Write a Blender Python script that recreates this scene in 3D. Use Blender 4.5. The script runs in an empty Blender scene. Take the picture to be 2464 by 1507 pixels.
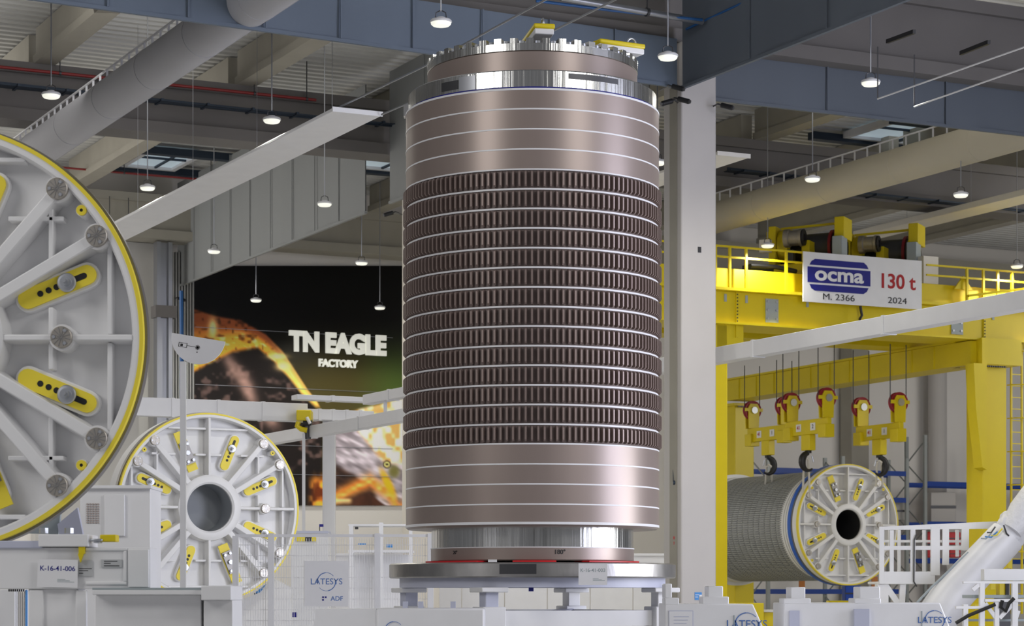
import bpy, math, random
from mathutils import Vector, Matrix
PI = math.pi
random.seed(7)
SC = bpy.context.scene
COL = SC.collection
# ------------------------------------------------------------------ camera
F = 5400.0            # focal length in pixels of the 2464 px wide frame
HOR = 1430.0          # pixel row of the horizon
CZ = 1.65             # eye height
cd = bpy.data.cameras.new('camera'); cam = bpy.data.objects.new('camera', cd); COL.objects.link(cam)
cd.sensor_fit = 'HORIZONTAL'; cd.sensor_width = 36.0; cd.lens = F / 2464 * 36.0
cd.shift_y = (HOR - 753.5) / 2464
cd.clip_end = 400
cam.location = (0, 0, CZ); cam.rotation_euler = (PI/2, 0, 0)
cd.dof.use_dof = True; cd.dof.focus_distance = 22.8; cd.dof.aperture_fstop = 4.5
SC.camera = cam
vs = SC.view_settings
vs.view_transform = 'Standard'; vs.look = 'None'; vs.gamma = 1.0; vs.use_curve_mapping = False
vs.exposure = -0.50
# ------------------------------------------------------------------ world
W = bpy.data.worlds.new('hall_daylight'); SC.world = W; W.use_nodes = True
nt = W.node_tree; nt.nodes.clear()
wo = nt.nodes.new('ShaderNodeOutputWorld'); bg = nt.nodes.new('ShaderNodeBackground')
tc = nt.nodes.new('ShaderNodeTexCoord'); mp = nt.nodes.new('ShaderNodeMapping')
mp.inputs['Scale'].default_value = (3.0, 3.0, 1.0)
no = nt.nodes.new('ShaderNodeTexNoise'); no.inputs['Scale'].default_value = 2.2; no.inputs['Detail'].default_value = 3
cr = nt.nodes.new('ShaderNodeValToRGB')
cr.color_ramp.elements[0].position = 0.38; cr.color_ramp.elements[0].color = (0.16, 0.16, 0.17, 1)
cr.color_ramp.elements[1].position = 0.64; cr.color_ramp.elements[1].color = (0.92, 0.93, 1.0, 1)
nt.links.new(tc.outputs['Generated'], mp.inputs['Vector']); nt.links.new(mp.outputs['Vector'], no.inputs['Vector'])
nt.links.new(no.outputs['Fac'], cr.inputs['Fac']); nt.links.new(cr.outputs['Color'], bg.inputs['Color'])
bg.inputs['Strength'].default_value = 0.36
nt.links.new(bg.outputs['Background'], wo.inputs['Surface'])
# ------------------------------------------------------------------ large lights
def area(name, loc, target, sx, sy, power, color):
    l = bpy.data.lights.new(name, 'AREA'); l.shape = 'RECTANGLE'; l.size = sx; l.size_y = sy
    l.energy = power; l.color = color
    o = bpy.data.objects.new(name, l); COL.objects.link(o); o.location = loc
    o.rotation_euler = (Vector(target) - Vector(loc)).to_track_quat('-Z', 'Y').to_euler()
    return o
area('daylight_gate', (17.5, 19.5, 5.0), (0.2, 24, 3.2), 7, 9, 2300, (0.80, 0.82, 1.0))
area('low_gate_light', (10.5, 24.0, 2.2), (0.2, 24.2, 2.2), 2.6, 3.4, 430, (0.95, 0.96, 1.0))
for i, x in enumerate((-16, -13.5, -11, -8.5, 8.5, 11, 13.5, 16)):
    area('front_fill_strip', (x, 9.5, 11.3), (x*.35, 17.0, 0), .55, 4, 130, (1.0, 0.98, 0.95))  # unseen fill strips, added to light the cask sides
for i, x in enumerate((-23, -19.5, -16, 16, 19.5, 23)):
    area('near_fill_strip', (x, 1, 12.8), (x*.25, 17, 1.3), 2.6, 5, 430, (1.0, 0.98, 0.96))  # added unseen fill, set wide so the cask centre stays dark
area('rear_fill_row', (6.0, 39.3, 11.45), (5.2, 52, 3.5), 34, 3, 330, (1.0, 0.97, 0.93))  # unseen fill row, added to brighten the crane and back wall
area('right_fill_light', (22, 50, 9.5), (10, 63, 4.0), 8, 8, 1400, (1.0, 0.97, 0.92))  # fill light added beside the view to lift wall and crane
area('left_fill_light', (-18, 46, 9.5), (-6, 58, 4.5), 8, 8, 1400, (1.0, 0.97, 0.93))  # matching added fill, out of view on the left
# ------------------------------------------------------------------ helpers
def S(r, g, b):
    f = lambda c: ((c/255+0.055)/1.055)**2.4 if c/255 > 0.04045 else c/255/12.92
    return (f(r), f(g), f(b), 1.0)
def P(px, py, Y): return Vector(((px-1232)/F*Y, Y, CZ+(HOR-py)/F*Y))
D2 = Vector((-2682.0, 5400.0, 0)).normalized(); D1 = Vector((D2.y, -D2.x, 0)); UP = Vector((0, 0, 1))
C0 = Vector((2.64, 35.0, 0))
def UV(u, v, z): return C0 + D1*u + D2*v + UP*z
def frame(loc, X=Vector((1, 0, 0)), Y=Vector((0, 1, 0))):
    Z = X.cross(Y); m = Matrix.Identity(4)
    for i in range(3): m[i][0] = X[i]; m[i][1] = Y[i]; m[i][2] = Z[i]; m[i][3] = loc[i]
    return m
def Fuv(loc): return frame(loc, D1, D2)
def tpx(base, D, px):
    k = (px-1232)/F
    return (k*base.y-base.x)/(D.x-k*D.y)
def onpx(base, D, px): return base + D*tpx(base, D, px)
MW = {}
ROTF = Matrix.Rotation(PI/2, 4, 'X')        # local z -> towards the viewer (-y), local y -> up
class MB:
    n = 0
    def __init__(s, M=None): s.v = []; s.f = []; s.M = M
    def add(s, vs_, fs, M=None):
        n = len(s.v); A = M if s.M is None else (s.M if M is None else s.M @ M)
        for p in vs_:
            p = Vector(p); s.v.append(A @ p if A is not None else p)
        for q in fs: s.f.append([n+i for i in q])
        return s
    def box(s, a, b, M=None):
        x0, y0, z0 = a; x1, y1, z1 = b
        v = [(x0,y0,z0),(x1,y0,z0),(x1,y1,z0),(x0,y1,z0),(x0,y0,z1),(x1,y0,z1),(x1,y1,z1),(x0,y1,z1)]
        return s.add(v, [(0,3,2,1),(4,5,6,7),(0,1,5,4),(1,2,6,5),(2,3,7,6),(3,0,4,7)], M)
    def bar(s, p0, p1, w, h, up=UP):
        p0 = Vector(p0); p1 = Vector(p1); d = (p1-p0); L = d.length; d.normalize()
        x = d.cross(up)
        if x.length < 1e-4: x = d.cross(Vector((1, 0, 0)))
        x.normalize(); z = x.cross(d).normalized()
        v = []
        for q in (p0, p1):
            for a, b in ((-1,-1),(1,-1),(1,1),(-1,1)): v.append(q + x*(a*w/2) + z*(b*h/2))
        return s.add(v, [(0,3,2,1),(4,5,6,7),(0,1,5,4),(1,2,6,5),(2,3,7,6),(3,0,4,7)])
    def path(s, pts, r, n=10, cap=True):
        pts = [Vector(p) for p in pts]; m = len(pts); rs = r if isinstance(r, (list, tuple)) else [r]*m
        t0 = (pts[1]-pts[0]).normalized(); a = t0.cross(UP)
        if a.length < 1e-3: a = t0.cross(Vector((1, 0, 0)))
        a.normalize(); v = []
        for i, p in enumerate(pts):
            t = (pts[min(i+1, m-1)]-pts[max(i-1, 0)]).normalized()
            a = (a - t*a.dot(t)).normalized(); b = t.cross(a)
            for k in range(n):
                th = 2*PI*k/n; v.append(p + (a*math.cos(th)+b*math.sin(th))*rs[i])
        f = [(i*n+k, i*n+(k+1) % n, (i+1)*n+(k+1) % n, (i+1)*n+k) for i in range(m-1) for k in range(n)]
        if cap: f += [tuple(range(n-1, -1, -1)), tuple((m-1)*n+k for k in range(n))]
        return s.add(v, f)
    def lathe(s, prof, n=48, M=None, closed=False, a0=0.0, a1=2*PI):
        full = abs(a1-a0-2*PI) < 1e-6; m = len(prof); nn = n if full else n+1
        v = [(r*math.cos(a0+(a1-a0)*k/n), r*math.sin(a0+(a1-a0)*k/n), z) for k in range(nn) for r, z in prof]
        f = []
        for k in range(n):
            k2 = (k+1) % nn
            for i in range(m if closed else m-1):
                j = (i+1) % m
                f.append((k*m+i, k2*m+i, k2*m+j, k*m+j))
        if not full and closed: f += [tuple(range(m)), tuple(n*m+i for i in range(m-1, -1, -1))]
        return s.add(v, f, M)
    def ring(s, r0, r1, z0, z1, n=64, M=None, a0=0.0, a1=2*PI):
        return s.lathe([(r0, z0), (r1, z0), (r1, z1), (r0, z1)], n, M, True, a0, a1)
    def disc(s, r, z0, z1, n=24, M=None):
        v = [(r*math.cos(2*PI*k/n), r*math.sin(2*PI*k/n), z) for z in (z0, z1) for k in range(n)]
        f = [tuple(range(n-1, -1, -1)), tuple(n+k for k in range(n))] + [(k, (k+1) % n, n+(k+1) % n, n+k) for k in range(n)]
        return s.add(v, f, M)
    def prism(s, poly, z0, z1, M=None):
        n = len(poly); v = [(x, y, z) for z in (z0, z1) for x, y in poly]
        f = [tuple(range(n-1, -1, -1)), tuple(n+k for k in range(n))] + [(k, (k+1) % n, n+(k+1) % n, n+k) for k in range(n)]
        return s.add(v, f, M)
    def pbox(s, x0, y0, x1, y1, Y, d):
        """box whose front face covers a rectangle of the view at distance Y, d deep"""
        MB.n = (MB.n+1) % 13; e = MB.n*.0001
        a = P(x0, y1, Y); b = P(x1, y0, Y)
        return s.box((a.x, Y-e, a.z-e*.2), (b.x, Y+d+e*.5, b.z+e*.2))
    def mesh(s, name, sharp=32):
        me = bpy.data.meshes.new(name); me.from_pydata([tuple(p) for p in s.v], [], s.f)
        me.validate(); me.update(); me.shade_smooth(); me.set_sharp_from_angle(angle=math.radians(sharp))
        return me
    def build(s, name, mat, parent=None, label=None, world=False, bevel=0, kind=None):
        """child part in its parent's own coordinates, or (world) given in world coordinates"""
        if parent is not None and world:
            inv = MW[parent.name].inverted(); s.v = [inv @ p for p in s.v]
        loc = None
        if parent is None:
            lo = [min(p[i] for p in s.v) for i in range(3)]; hi = [max(p[i] for p in s.v) for i in range(3)]
            loc = Vector(((lo[0]+hi[0])/2, (lo[1]+hi[1])/2, lo[2])); s.v = [p-loc for p in s.v]
        me = s.mesh(name); me.materials.append(mat)
        o = bpy.data.objects.new(name, me); COL.objects.link(o)
        if loc is not None: o.location = loc; MW[o.name] = Matrix.Translation(loc)
        if parent is not None:
            o.parent = parent; MW[o.name] = MW[parent.name].copy()
        if label: o['label'] = label
        if kind: o['kind'] = kind
        if bevel:
            b = o.modifiers.new('bevel', 'BEVEL'); b.width = bevel; b.segments = 2; b.limit_method = 'ANGLE'; b.angle_limit = 0.7
        return o
def tag(o, label, cat, group=None):
    o['label'] = label; o['category'] = cat
    if group: o['group'] = group
    return o
def thing(name, label, cat, M, group=None):
    o = bpy.data.objects.new(name, None); COL.objects.link(o); o.empty_display_size = 0.2
    if not isinstance(M, Matrix): M = Matrix.Translation(M)
    o.matrix_world = M; MW[o.name] = M.copy()
    return tag(o, label, cat, group)
def single(mb, name, mat, label, cat, group=None, bevel=0):
    return tag(mb.build(name, mat, bevel=bevel), label, cat, group)
def structure(mb, name, mat, bevel=0):
    return mb.build(name, mat, kind='structure', bevel=bevel)
def copy_tree(o, parent=None):
    c = o.copy(); COL.objects.link(c); c.parent = parent
    MW[c.name] = MW.get(o.name, Matrix.Identity(4)).copy()
    for ch in [x for x in o.children if x is not c]: copy_tree(ch, c)
    return c
_txt = {}
def text(mb, s, size, M, bold=0.0, depth=0.004, align='CENTER', sx=1.0):
    """lettering lying in the local xy plane of M, facing +z"""
    cu = bpy.data.curves.new('lettering', 'FONT'); cu.body = s; cu.size = size; cu.extrude = depth; cu.offset = bold*size
    cu.align_x = align; cu.align_y = 'CENTER'; cu.resolution_u = 4
    o = bpy.data.objects.new('lettering', cu); COL.objects.link(o)
    dg = bpy.context.evaluated_depsgraph_get(); me = o.evaluated_get(dg).to_mesh()
    v = [(p.co.x*sx, p.co.y, p.co.z) for p in me.vertices]; f = [tuple(q.vertices) for q in me.polygons]
    o.evaluated_get(dg).to_mesh_clear()
    bpy.data.objects.remove(o); bpy.data.curves.remove(cu)
    return mb.add(v, f, M)
def arc(mb, r, w, a0, a1, M, d=0.004, n=28):
    return mb.ring(r-w/2, r+w/2, 0, d, n, M, math.radians(a0), math.radians(a1))
# ------------------------------------------------------------------ materials
def mat(name, col, rough=0.5, metal=0.0, var=0.06, scale=3.0, bump=0.0, spec=0.5, stretch=None, emit=None, estr=0, coat=0.0):
    m = bpy.data.materials.new(name); m.use_nodes = True; t = m.node_tree; b = t.nodes['Principled BSDF']
    b.inputs['Roughness'].default_value = rough; b.inputs['Metallic'].default_value = metal
    b.inputs['Specular IOR Level'].default_value = spec
    if coat: b.inputs['Coat Weight'].default_value = coat; b.inputs['Coat Roughness'].default_value = 0.15
    c = t.nodes.new('ShaderNodeTexCoord'); mp = t.nodes.new('ShaderNodeMapping'); n = t.nodes.new('ShaderNodeTexNoise')
    if stretch: mp.inputs['Scale'].default_value = stretch
    n.inputs['Scale'].default_value = scale; n.inputs['Detail'].default_value = 4
    t.links.new(c.outputs['Object'], mp.inputs['Vector']); t.links.new(mp.outputs['Vector'], n.inputs['Vector'])
    r = t.nodes.new('ShaderNodeMix'); r.data_type = 'RGBA'
    lo = tuple(x*(1-var) for x in col[:3])+(1,); hi = tuple(min(1, x*(1+var)) for x in col[:3])+(1,)
    r.inputs[6].default_value = lo; r.inputs[7].default_value = hi
    t.links.new(n.outputs['Fac'], r.inputs[0]); t.links.new(r.outputs[2], b.inputs['Base Color'])
    if bump:
        bp = t.nodes.new('ShaderNodeBump'); bp.inputs['Strength'].default_value = bump; bp.inputs['Distance'].default_value = 0.02
        t.links.new(n.outputs['Fac'], bp.inputs['Height']); t.links.new(bp.outputs['Normal'], b.inputs['Normal'])
    if emit:
        b.inputs['Emission Color'].default_value = emit; b.inputs['Emission Strength'].default_value = estr
    return m
def L(r, g, b): return (r, g, b, 1.0)
M_WHITE = mat('white_paint', L(.80, .80, .81), .42)
M_WHITE2 = mat('white_enamel', L(.80, .80, .82), .35)
M_RAIL = mat('white_rail_paint', L(.68, .68, .70), .4)
M_CREAM = mat('cream_white_panel', L(.78, .75, .69), .6)
M_YEL = mat('crane_yellow', L(.72, .57, .005), .42, var=.04)
M_DYEL = mat('cover_yellow', L(.86, .70, .05), .45, var=.04)
M_STEEL = mat('machined_steel', L(.62, .61, .60), .28, 1.0, .12, 9.0, .25, stretch=(1, 1, .06))
M_BRIGHT = mat('bright_turned_steel', L(.62, .62, .60), .22, 1.0, .22, 9.0, .55, stretch=(1.3, 1.3, .02))
M_PLATE = mat('worn_steel_plate', L(.40, .39, .38), .36, 1.0, .35, 5.0, .25, stretch=(1, 1, .5))
M_RIM = mat('grey_rim_steel', L(.26, .25, .24), .38, .8, .08)
M_BOLT = mat('grooved_bolt_steel', L(.46, .43, .39), .46, .9, .12, 30)
M_ZINC = mat('zinc_bolt', L(.58, .60, .64), .42, 1.0, .08, 20)
M_BROWN = mat('satin_brown_coating', L(.325, .262, .234), .36, .35, .05, 6.0, stretch=(1, 1, .15), spec=.6)
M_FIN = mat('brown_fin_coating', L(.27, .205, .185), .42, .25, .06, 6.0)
M_SEAM = mat('white_sealing_ring', L(.82, .82, .84), .4)
M_GREYBODY = mat('grey_cask_coating', L(.40, .41, .42), .5, .1)
M_GREYFIN = mat('grey_fin_coating', L(.36, .37, .36), .55, .1)
M_BLUEBAND = mat('blue_band', L(.02, .12, .55), .4)
M_BLACK = mat('black_rubber', L(.012, .012, .013), .5)
M_DARK = mat('dark_grey_metal', L(.07, .07, .075), .4, .5)
M_RED = mat('signal_red', L(.62, .015, .02), .42)
M_DKRED = mat('sheave_red', L(.30, .012, .03), .4)
M_CONC = mat('grey_concrete', L(.34, .32, .27), .85, 0, .16, 1.2, .15)
M_CONCD = mat('dark_concrete', L(.165, .155, .15), .9, 0, .22, .6, .15)
M_COLUMN = mat('painted_concrete_column', L(.52, .495, .475), .75, 0, .07, 1.0)
M_DECK = mat('roof_sheet', L(.62, .62, .60), .5, .0, .06)
M_CURT = mat('curtain_tone_daylit', L(.135, .17, .225), .65, 0, .12, .8, stretch=(1, 1, .15))  # same fabric throughout
M_CURTG = mat('curtain_tone_lit', L(.26, .27, .27), .65, 0, .10, .8, stretch=(1, 1, .15))
M_CURTD = mat('curtain_tone_shaded', L(.115, .135, .165), .65, 0, .12, .8, stretch=(1, 1, .15))
M_DUCT = mat('duct_fabric', L(.45, .45, .48), .7, 0, .06, 1.0)
M_DUCTW = mat('duct_fabric_warm_lit', L(.47, .43, .33), .7, 0, .06, 1.0)  # duct fabric with the yellow bounce light mixed into its colour
M_REDPIPE = mat('red_pipe_paint', L(.24, .02, .02), .5)
M_TRAY = mat('dark_blue_tray', L(.03, .045, .07), .5, .4)
M_PIPE = mat('galvanised_pipe', L(.42, .43, .46), .35, .9)
M_BLUEC = mat('blue_conduit', L(.01, .09, .28), .5)
M_WALL = mat('wall_panel', L(.80, .77, .73), .7, 0, .04, .7)
M_WALLG = mat('grey_wall_panel', L(.50, .49, .47), .7, 0, .05, .7)
M_RIBBED = mat('ribbed_cladding', L(.33, .33, .32), .6, .1, .1, 1.0)
M_FLOOR = mat('pale_floor', L(.62, .62, .62), .35, 0, .05, .5)
M_GLOW = mat('lamp_diffuser', L(.8, .8, .75), .5, emit=L(.95, .95, .82), estr=1.0)
M_SKY = mat('skylight_glass', L(.5, .55, .6), .3, emit=L(.62, .78, .88), estr=.42)
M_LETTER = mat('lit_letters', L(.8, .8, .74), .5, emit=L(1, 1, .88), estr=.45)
M_BOXBLUE = mat('rack_blue', L(.008, .05, .30), .45)
M_RACKG = mat('rack_grey', L(.33, .35, .34), .45, .3)
M_LOGO = mat('navy_print', L(.01, .012, .22), .4)
M_INKR = mat('red_print', L(.42, .006, .01), .4)
M_INK = mat('black_print', L(.02, .02, .022), .5)
M_INKB = mat('blue_print', L(.09, .19, .48), .5)
M_PAPER = mat('paper_card', L(.80, .80, .82), .6, var=.01)
M_LAV = mat('blue_grey_paint_and_shade', L(.52, .54, .66), .45)
M_SHEETBLUE = mat('blue_sheet', L(.06, .26, .62), .5)
M_BORE = mat('dull_grey_lining', L(.17, .185, .21), .6)
M_CLEAR = mat('wrapping_film', L(.80, .80, .82), .35, 0, .06, 14.0, .8)
M_CABG = mat('grey_cabinet', L(.36, .41, .43), .5)

# ================================================================== SETTING
structure(MB().box((-60, -30, -.2), (70, 110, 0)), 'floor', M_FLOOR)
# roof sheet with trapezoid ribs running along the girders
def roof_sheet(u0, u1, v0, v1, z):
    mb = MB(); v = v0; prof = []
    while v < v1:
        prof += [(v, z), (v+.13, z), (v+.16, z+.09), (v+.29, z+.09)]; v += .32
    pts = [UV(u, a, b) for a, b in prof for u in (u0, u1)]
    mb.add(pts, [(2*i, 2*i+1, 2*i+3, 2*i+2) for i in range(len(prof)-1)])
    mb.add([UV(u0, v0, z+.25), UV(u1, v0, z+.25), UV(u1, v1, z+.25), UV(u0, v1, z+.25)], [(0, 1, 2, 3)])
    return mb
structure(roof_sheet(-34, 44, -7, 26, 12.35), 'ceiling', M_DECK)
# back wall
bw = MB(Fuv(C0)); bw.box((-34, 25.6, 0), (44, 25.9, 12.6)); structure(bw, 'wall_back', M_WALL)
lw = MB(Fuv(C0)); lw.box((-3.7, 25.2, 0), (-.2, 25.6, 10.6))
structure(lw, 'wall_left', M_WALLG)
rb = MB(Fuv(C0))
for k in range(14): rb.box((-.1-.0+k*.075-.55, 25.0, 0), (-.1+k*.075+.04-.55, 25.3, 10.4))
structure(rb, 'trim_1', M_RIBBED)

# concrete girders along the bays, joists across them
def girder(v, zb, zt, u0, u1, mt, label, w=.5):
    mb = MB(Fuv(C0)); mb.box((u0, v-w/2, zb), (u1, v+w/2, zt)); mb.box((u0, v-w/2-.14, zb-.004), (u1, v+w/2+.14, zb+.22))
    mb.box((u0, v-w/2-.10, zt-.2), (u1, v+w/2+.10, zt+.004))
    return single(mb, 'concrete_girder', mt, label, 'beam')
girder(.55, 10.30, 11.65, -34, 44, M_CONCD, 'dark concrete girder over the column, the blue grey curtains hanging under it')
girder(12, 10.55, 11.65, -34, 44, M_CONCD, 'long concrete girder behind the first curtain, red pipe and cable tray along it')
girder(24.4, 10.55, 11.65, -34, 44, M_CONC, 'farthest concrete girder, close above the dark eagle mural')
jl = {-7: 'leftmost sloping concrete roof joist, at the top left corner above the duct', -3: 'concrete roof joist ending above the end of the short red pipe, left of the cask',
      1: 'concrete roof joist hidden mostly by the cask and the column', 5: 'concrete roof joist just right of the column top',
      9: 'concrete roof joist to the left of the skylight in the yellowish bay', 13: 'concrete roof joist to the right of the skylight in the yellowish bay', 17: 'concrete roof joist at the right edge of the picture'}
for u, lb in jl.items():
    mb = MB(Fuv(C0)); mb.box((u-.14, .8, 11.65), (u+.14, 11.75, 12.33)); mb.box((u-.2, .81, 11.645), (u+.2, 11.74, 11.8))
    single(mb, 'roof_joist', M_CONC, lb, 'beam')
jl2 = {-7: 'short roof joist of the far bay at the left picture edge', -3: 'concrete roof joist of the far bay left of the lit skylight', 1: 'roof joist of the far bay right of the left skylight',
       5: 'far bay roof joist seen beyond the left curtain', 9: 'far bay roof joist just right of the column', 13: 'far bay roof joist above the crane hoists', 17: 'far bay roof joist above the crane sign', 21: 'far bay roof joist at the right edge'}
for u, lb in jl2.items():
    mb = MB(Fuv(C0)); mb.box((u-.14, 12.3, 11.65), (u+.14, 24.1, 12.33)); mb.box((u-.2, 12.31, 11.645), (u+.2, 24.09, 11.8))
    single(mb, 'roof_joist', M_CONC, lb, 'beam')

# main column
t = thing('concrete_column', 'tall pale concrete column standing right of the brown cask', 'column', Fuv(UV(0, 0, 0)))
MB().box((0, 0, 0), (.64, .55, 10.28)).build('shaft', M_COLUMN, t, bevel=.025)
mb = MB(); mb.box((-.012, .12, 0), (-.001, .34, 9.6)); mb.build('side_strip', M_CONC, t)
mb = MB(); mb.box((.30, -.006, 7.0), (.36, .0, 7.09)); mb.build('anchor_hole', M_BLACK, t)
t = thing('concrete_column', 'narrow visible strip of pale column just left of the brown cask', 'column', Fuv(UV(.36, 11.2, 0)))
MB().box((0, 0, 0), (.62, .5, 10.5)).build('shaft', mat('cream_column', L(.66, .62, .55), .75), t, bevel=.02)
t = thing('concrete_column', 'grey concrete column on the back wall behind the hook blocks', 'column', Fuv(onpx(UV(0, 25.0, 0), D1, 2045)))
MB().box((0, -.1, 0), (.62, .5, 10.5)).build('shaft', M_CONC, t, bevel=.02)
t = thing('concrete_column', 'beige round column on the back wall behind the storage rack', 'column', Fuv(onpx(UV(0, 25.0, 0), D1, 2256)))
mb = MB(); mb.lathe([(.28, 0), (.28, 10.5)], 24); mb.build('shaft', M_COLUMN, t)
mb = MB(); mb.lathe([(.34, 0), (.34, .25), (.28, .28)], 24); mb.build('base_collar', M_CONC, t)
t = thing('steel_column', 'dark grey steel column at the left end of the grey curtain', 'column', Fuv(onpx(UV(0, 24.2, 0), D1, 378)))
MB().box((0, 0, 0), (.10, .3, 10.5)).box((.30, 0, 0), (.40, .3, 10.5)).box((.05, .12, 0), (.35, .18, 10.5)).build('shaft', M_PIPE, t)
mb = MB(); mb.box((-.05, -.05, 8.6), (.5, .35, 8.9)); mb.build('bracket', M_CONCD, t)

# smoke curtains
def curtain(p, D, L_, zb, zt, mt, label, seams=8):
    X = D.normalized(); Y = UP.cross(X)
    t = thing('smoke_curtain', label, 'curtain', frame(p, X, Y))
    n = 40; H = zt-zb; v = []; f = []
    for j in (0, 1):
        for i in range(n+1):
            w = .02*math.sin(i*1.7)+.015*math.sin(i*.63+1)
            v += [(L_*i/n, w+j*.02, 0), (L_*i/n, w*.3+j*.02, H)]
    m2 = 2*(n+1)
    for i in range(n):
        f += [(2*i, 2*i+2, 2*i+3, 2*i+1), (m2+2*i, m2+2*i+1, m2+2*i+3, m2+2*i+2)]
    mb = MB(); mb.add(v, f); mb.build('fabric', mt, t)
    mb = MB(); mb.bar((0, .01, -.02), (L_, .01, -.02), .06, .05); mb.build('bottom_bar', mt, t)
    for k in range(1, seams):
        mb = MB(); mb.box((L_*k/seams-.012, -.045, 0), (L_*k/seams+.012, -.03, H)); mb.build('seam', mt, t)
DA = (D1*math.cos(.062)+D2*math.sin(.062)); curtain(UV(0, .05, 9.60)-DA*14, DA, 13.95, 9.60, 10.32, M_CURT, 'blue grey fabric smoke curtain hanging behind the cask top, pierced by the duct', 12)
curtain(UV(.66, .5, 9.58), D1, 12.0, 9.58, 10.32, M_CURTD, 'dark shaded smoke curtain running right from the column top', 5)
curtain(UV(0, -.02, 9.57), -D2, 12, 9.57, 11.9, M_CURTD, 'dark blue grey smoke curtain rising from the column to the top edge', 6)
curtain(UV(0, 26.0-.75, 9.57), -D2, 12.5, 9.57, 12.2, M_CURTG, 'wide grey smoke curtain above the eagle mural left of the cask', 9)
curtain(UV(0, 11.5, 9.57), -D2, 10.5, 9.57, 12.2, M_CURTG, 'smoke curtain stretch between the cask and the column', 6)

# ducts along the bays
def duct(px, Y, z, s0, s1, mt, label, r=.335, rails=True):
    c = P(px, 0, Y); c.z = z
    t = thing('air_duct', label, 'duct', frame(c, D1, D2))
    mb = MB(); pts = [(0, s0+(s1-s0)*i/10, 0) for i in range(11)]; mb.path(pts, r, 32); mb.build('tube', mt, t)
    k = s0+1.1
    while k < s1:
        mb = MB(); mb.path([(0, k-.012, 0), (0, k+.012, 0)], r+.006, 32); mb.build('joint_band', mt, t); k += 2.4
    mb = MB(); mb.box((r*.72, s0, -r*.72), (r*.74, s1, -r*.70)); mb.build('seam_strip', mt, t)
    if rails:
        mb = MB(); mb.bar((0, s0, r+.20), (0, s1, r+.20), .03, .025); mb.build('hanging_rail', M_RAIL, t)
        k = s0+.3; nn = 0
        while k < s1 and nn < 46:
            mb = MB(); mb.bar((0, k, r-.01), (0, k, r+.20), .035, .012, Vector((0, 1, 0))); mb.build('hanger_strap', M_RAIL, t); k += .42; nn += 1
duct(560, 32, CZ+8.27, -7, 14, M_DUCT, 'large grey round air duct crossing the top left corner')
duct(2200, 42.5, CZ+8.20, -5.5, 8.2, M_DUCTW, 'yellowish lit round air duct right of the column')

# red sprinkler pipes, trays, pipework
def pipeline(name, a, b, r, mt, label, cat, drops=()):
    t = thing(name, label, cat, Matrix.Translation(a))
    mb = MB(); mb.path([(0, 0, 0), Vector(b)-Vector(a)], r, 12); mb.build('tube', mt, t)
    for k in drops:
        q = (Vector(b)-Vector(a))*k
        mb = MB(); mb.path([q, q+Vector((0, 0, .75))], .012, 6); mb.build('hanger_rod', M_DARK, t)
        mb = MB(); mb.ring(r*1.02, r*1.35, -.02, .02, 16, Matrix.Translation(q) @ (Vector(b)-Vector(a)).to_track_quat('Z', 'Y').to_matrix().to_4x4()); mb.build('clamp', M_DARK, t)
    return t
a = UV(0, 11.5, CZ+9.82)
pipeline('sprinkler_pipe', onpx(a, D1, -20), onpx(a, D1, 760), .03, M_REDPIPE, 'long thin red sprinkler pipe along the girder behind the duct', 'pipe', (.2, .5, .8, .97))
a = UV(0, 22.4, CZ+10.15)
pipeline('sprinkler_pipe', onpx(a, D1, 150), onpx(a, D1, 515), .025, M_REDPIPE, 'short red sprinkler pipe crossing by the left skylight', 'pipe', (.4, .98))
a = UV(0, 24.0, CZ+9.1)
pipeline('sprinkler_pipe', onpx(a, D1, 215), onpx(a, D1, 312), .025, M_REDPIPE, 'short red pipe stub right of the big disc rim', 'pipe', (.5, .97))
def tray(a, b, label, n=9):
    a = Vector(a); b = Vector(b); t = thing('cable_tray', label, 'cable tray', Matrix.Translation(a)); d = b-a
    mb = MB(); mb.bar((0, 0, 0), d, .3, .015); mb.bar((0, 0, .04), d, .02, .07); mb.build('trough', M_TRAY, t)
    for k in range(n):
        q = d*((k+.5)/n)
        mb = MB(); mb.bar(q+D2*-.22, q+D2*.22, .05, .05); mb.build('bracket', M_TRAY, t)
a = UV(0, 11.4, CZ+9.45); tray(onpx(a, D1, -20), onpx(a, D1, 965), 'dark blue cable tray along the girder left of the cask')
a = UV(0, 11.4, CZ+9.2); tray(onpx(a, D1, 1750), onpx(a, D1, 1990), 'dark cable tray on the girder right of the column', 4)
a = UV(0, 11.4, CZ+8.95); tray(onpx(a, D1, 2060), onpx(a, D1, 2500), 'dark cable tray under the duct at the right', 6)
a = UV(0, 1.2, CZ+9.05)
t = pipeline('water_pipe', onpx(a, D1, 1930), onpx(a, D1, 2520), .035, M_PIPE, 'galvanised pipe run high at the right with a valve on it', 'pipe', (.12, .38, .6, .82))
mwi = MW[t.name].inverted()
q = mwi @ onpx(a, D1, 2052)
mb = MB(); mb.path([q+Vector((0, 0, -.06)), q+Vector((0, 0, .14))], .06, 12); mb.ring(.05, .12, .2, .24, 20, Matrix.Translation(q)); mb.path([q, q+Vector((0, 0, .2))], .02, 8); mb.build('valve', M_BLACK, t, 'black hand wheel valve')
q = mwi @ onpx(a, D1, 2015)
mb = MB(); e = q+Vector((0, 0, -.33)); mb.path([q, q+Vector((0, 0, -.25)), e+D2*-.0+Vector((-.03, 0, -.02)), e+Vector((-.16, .1, -.08)), e+Vector((-.45, .3, -.17))], .032, 10); mb.build('elbow_branch', M_PIPE, t)
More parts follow.
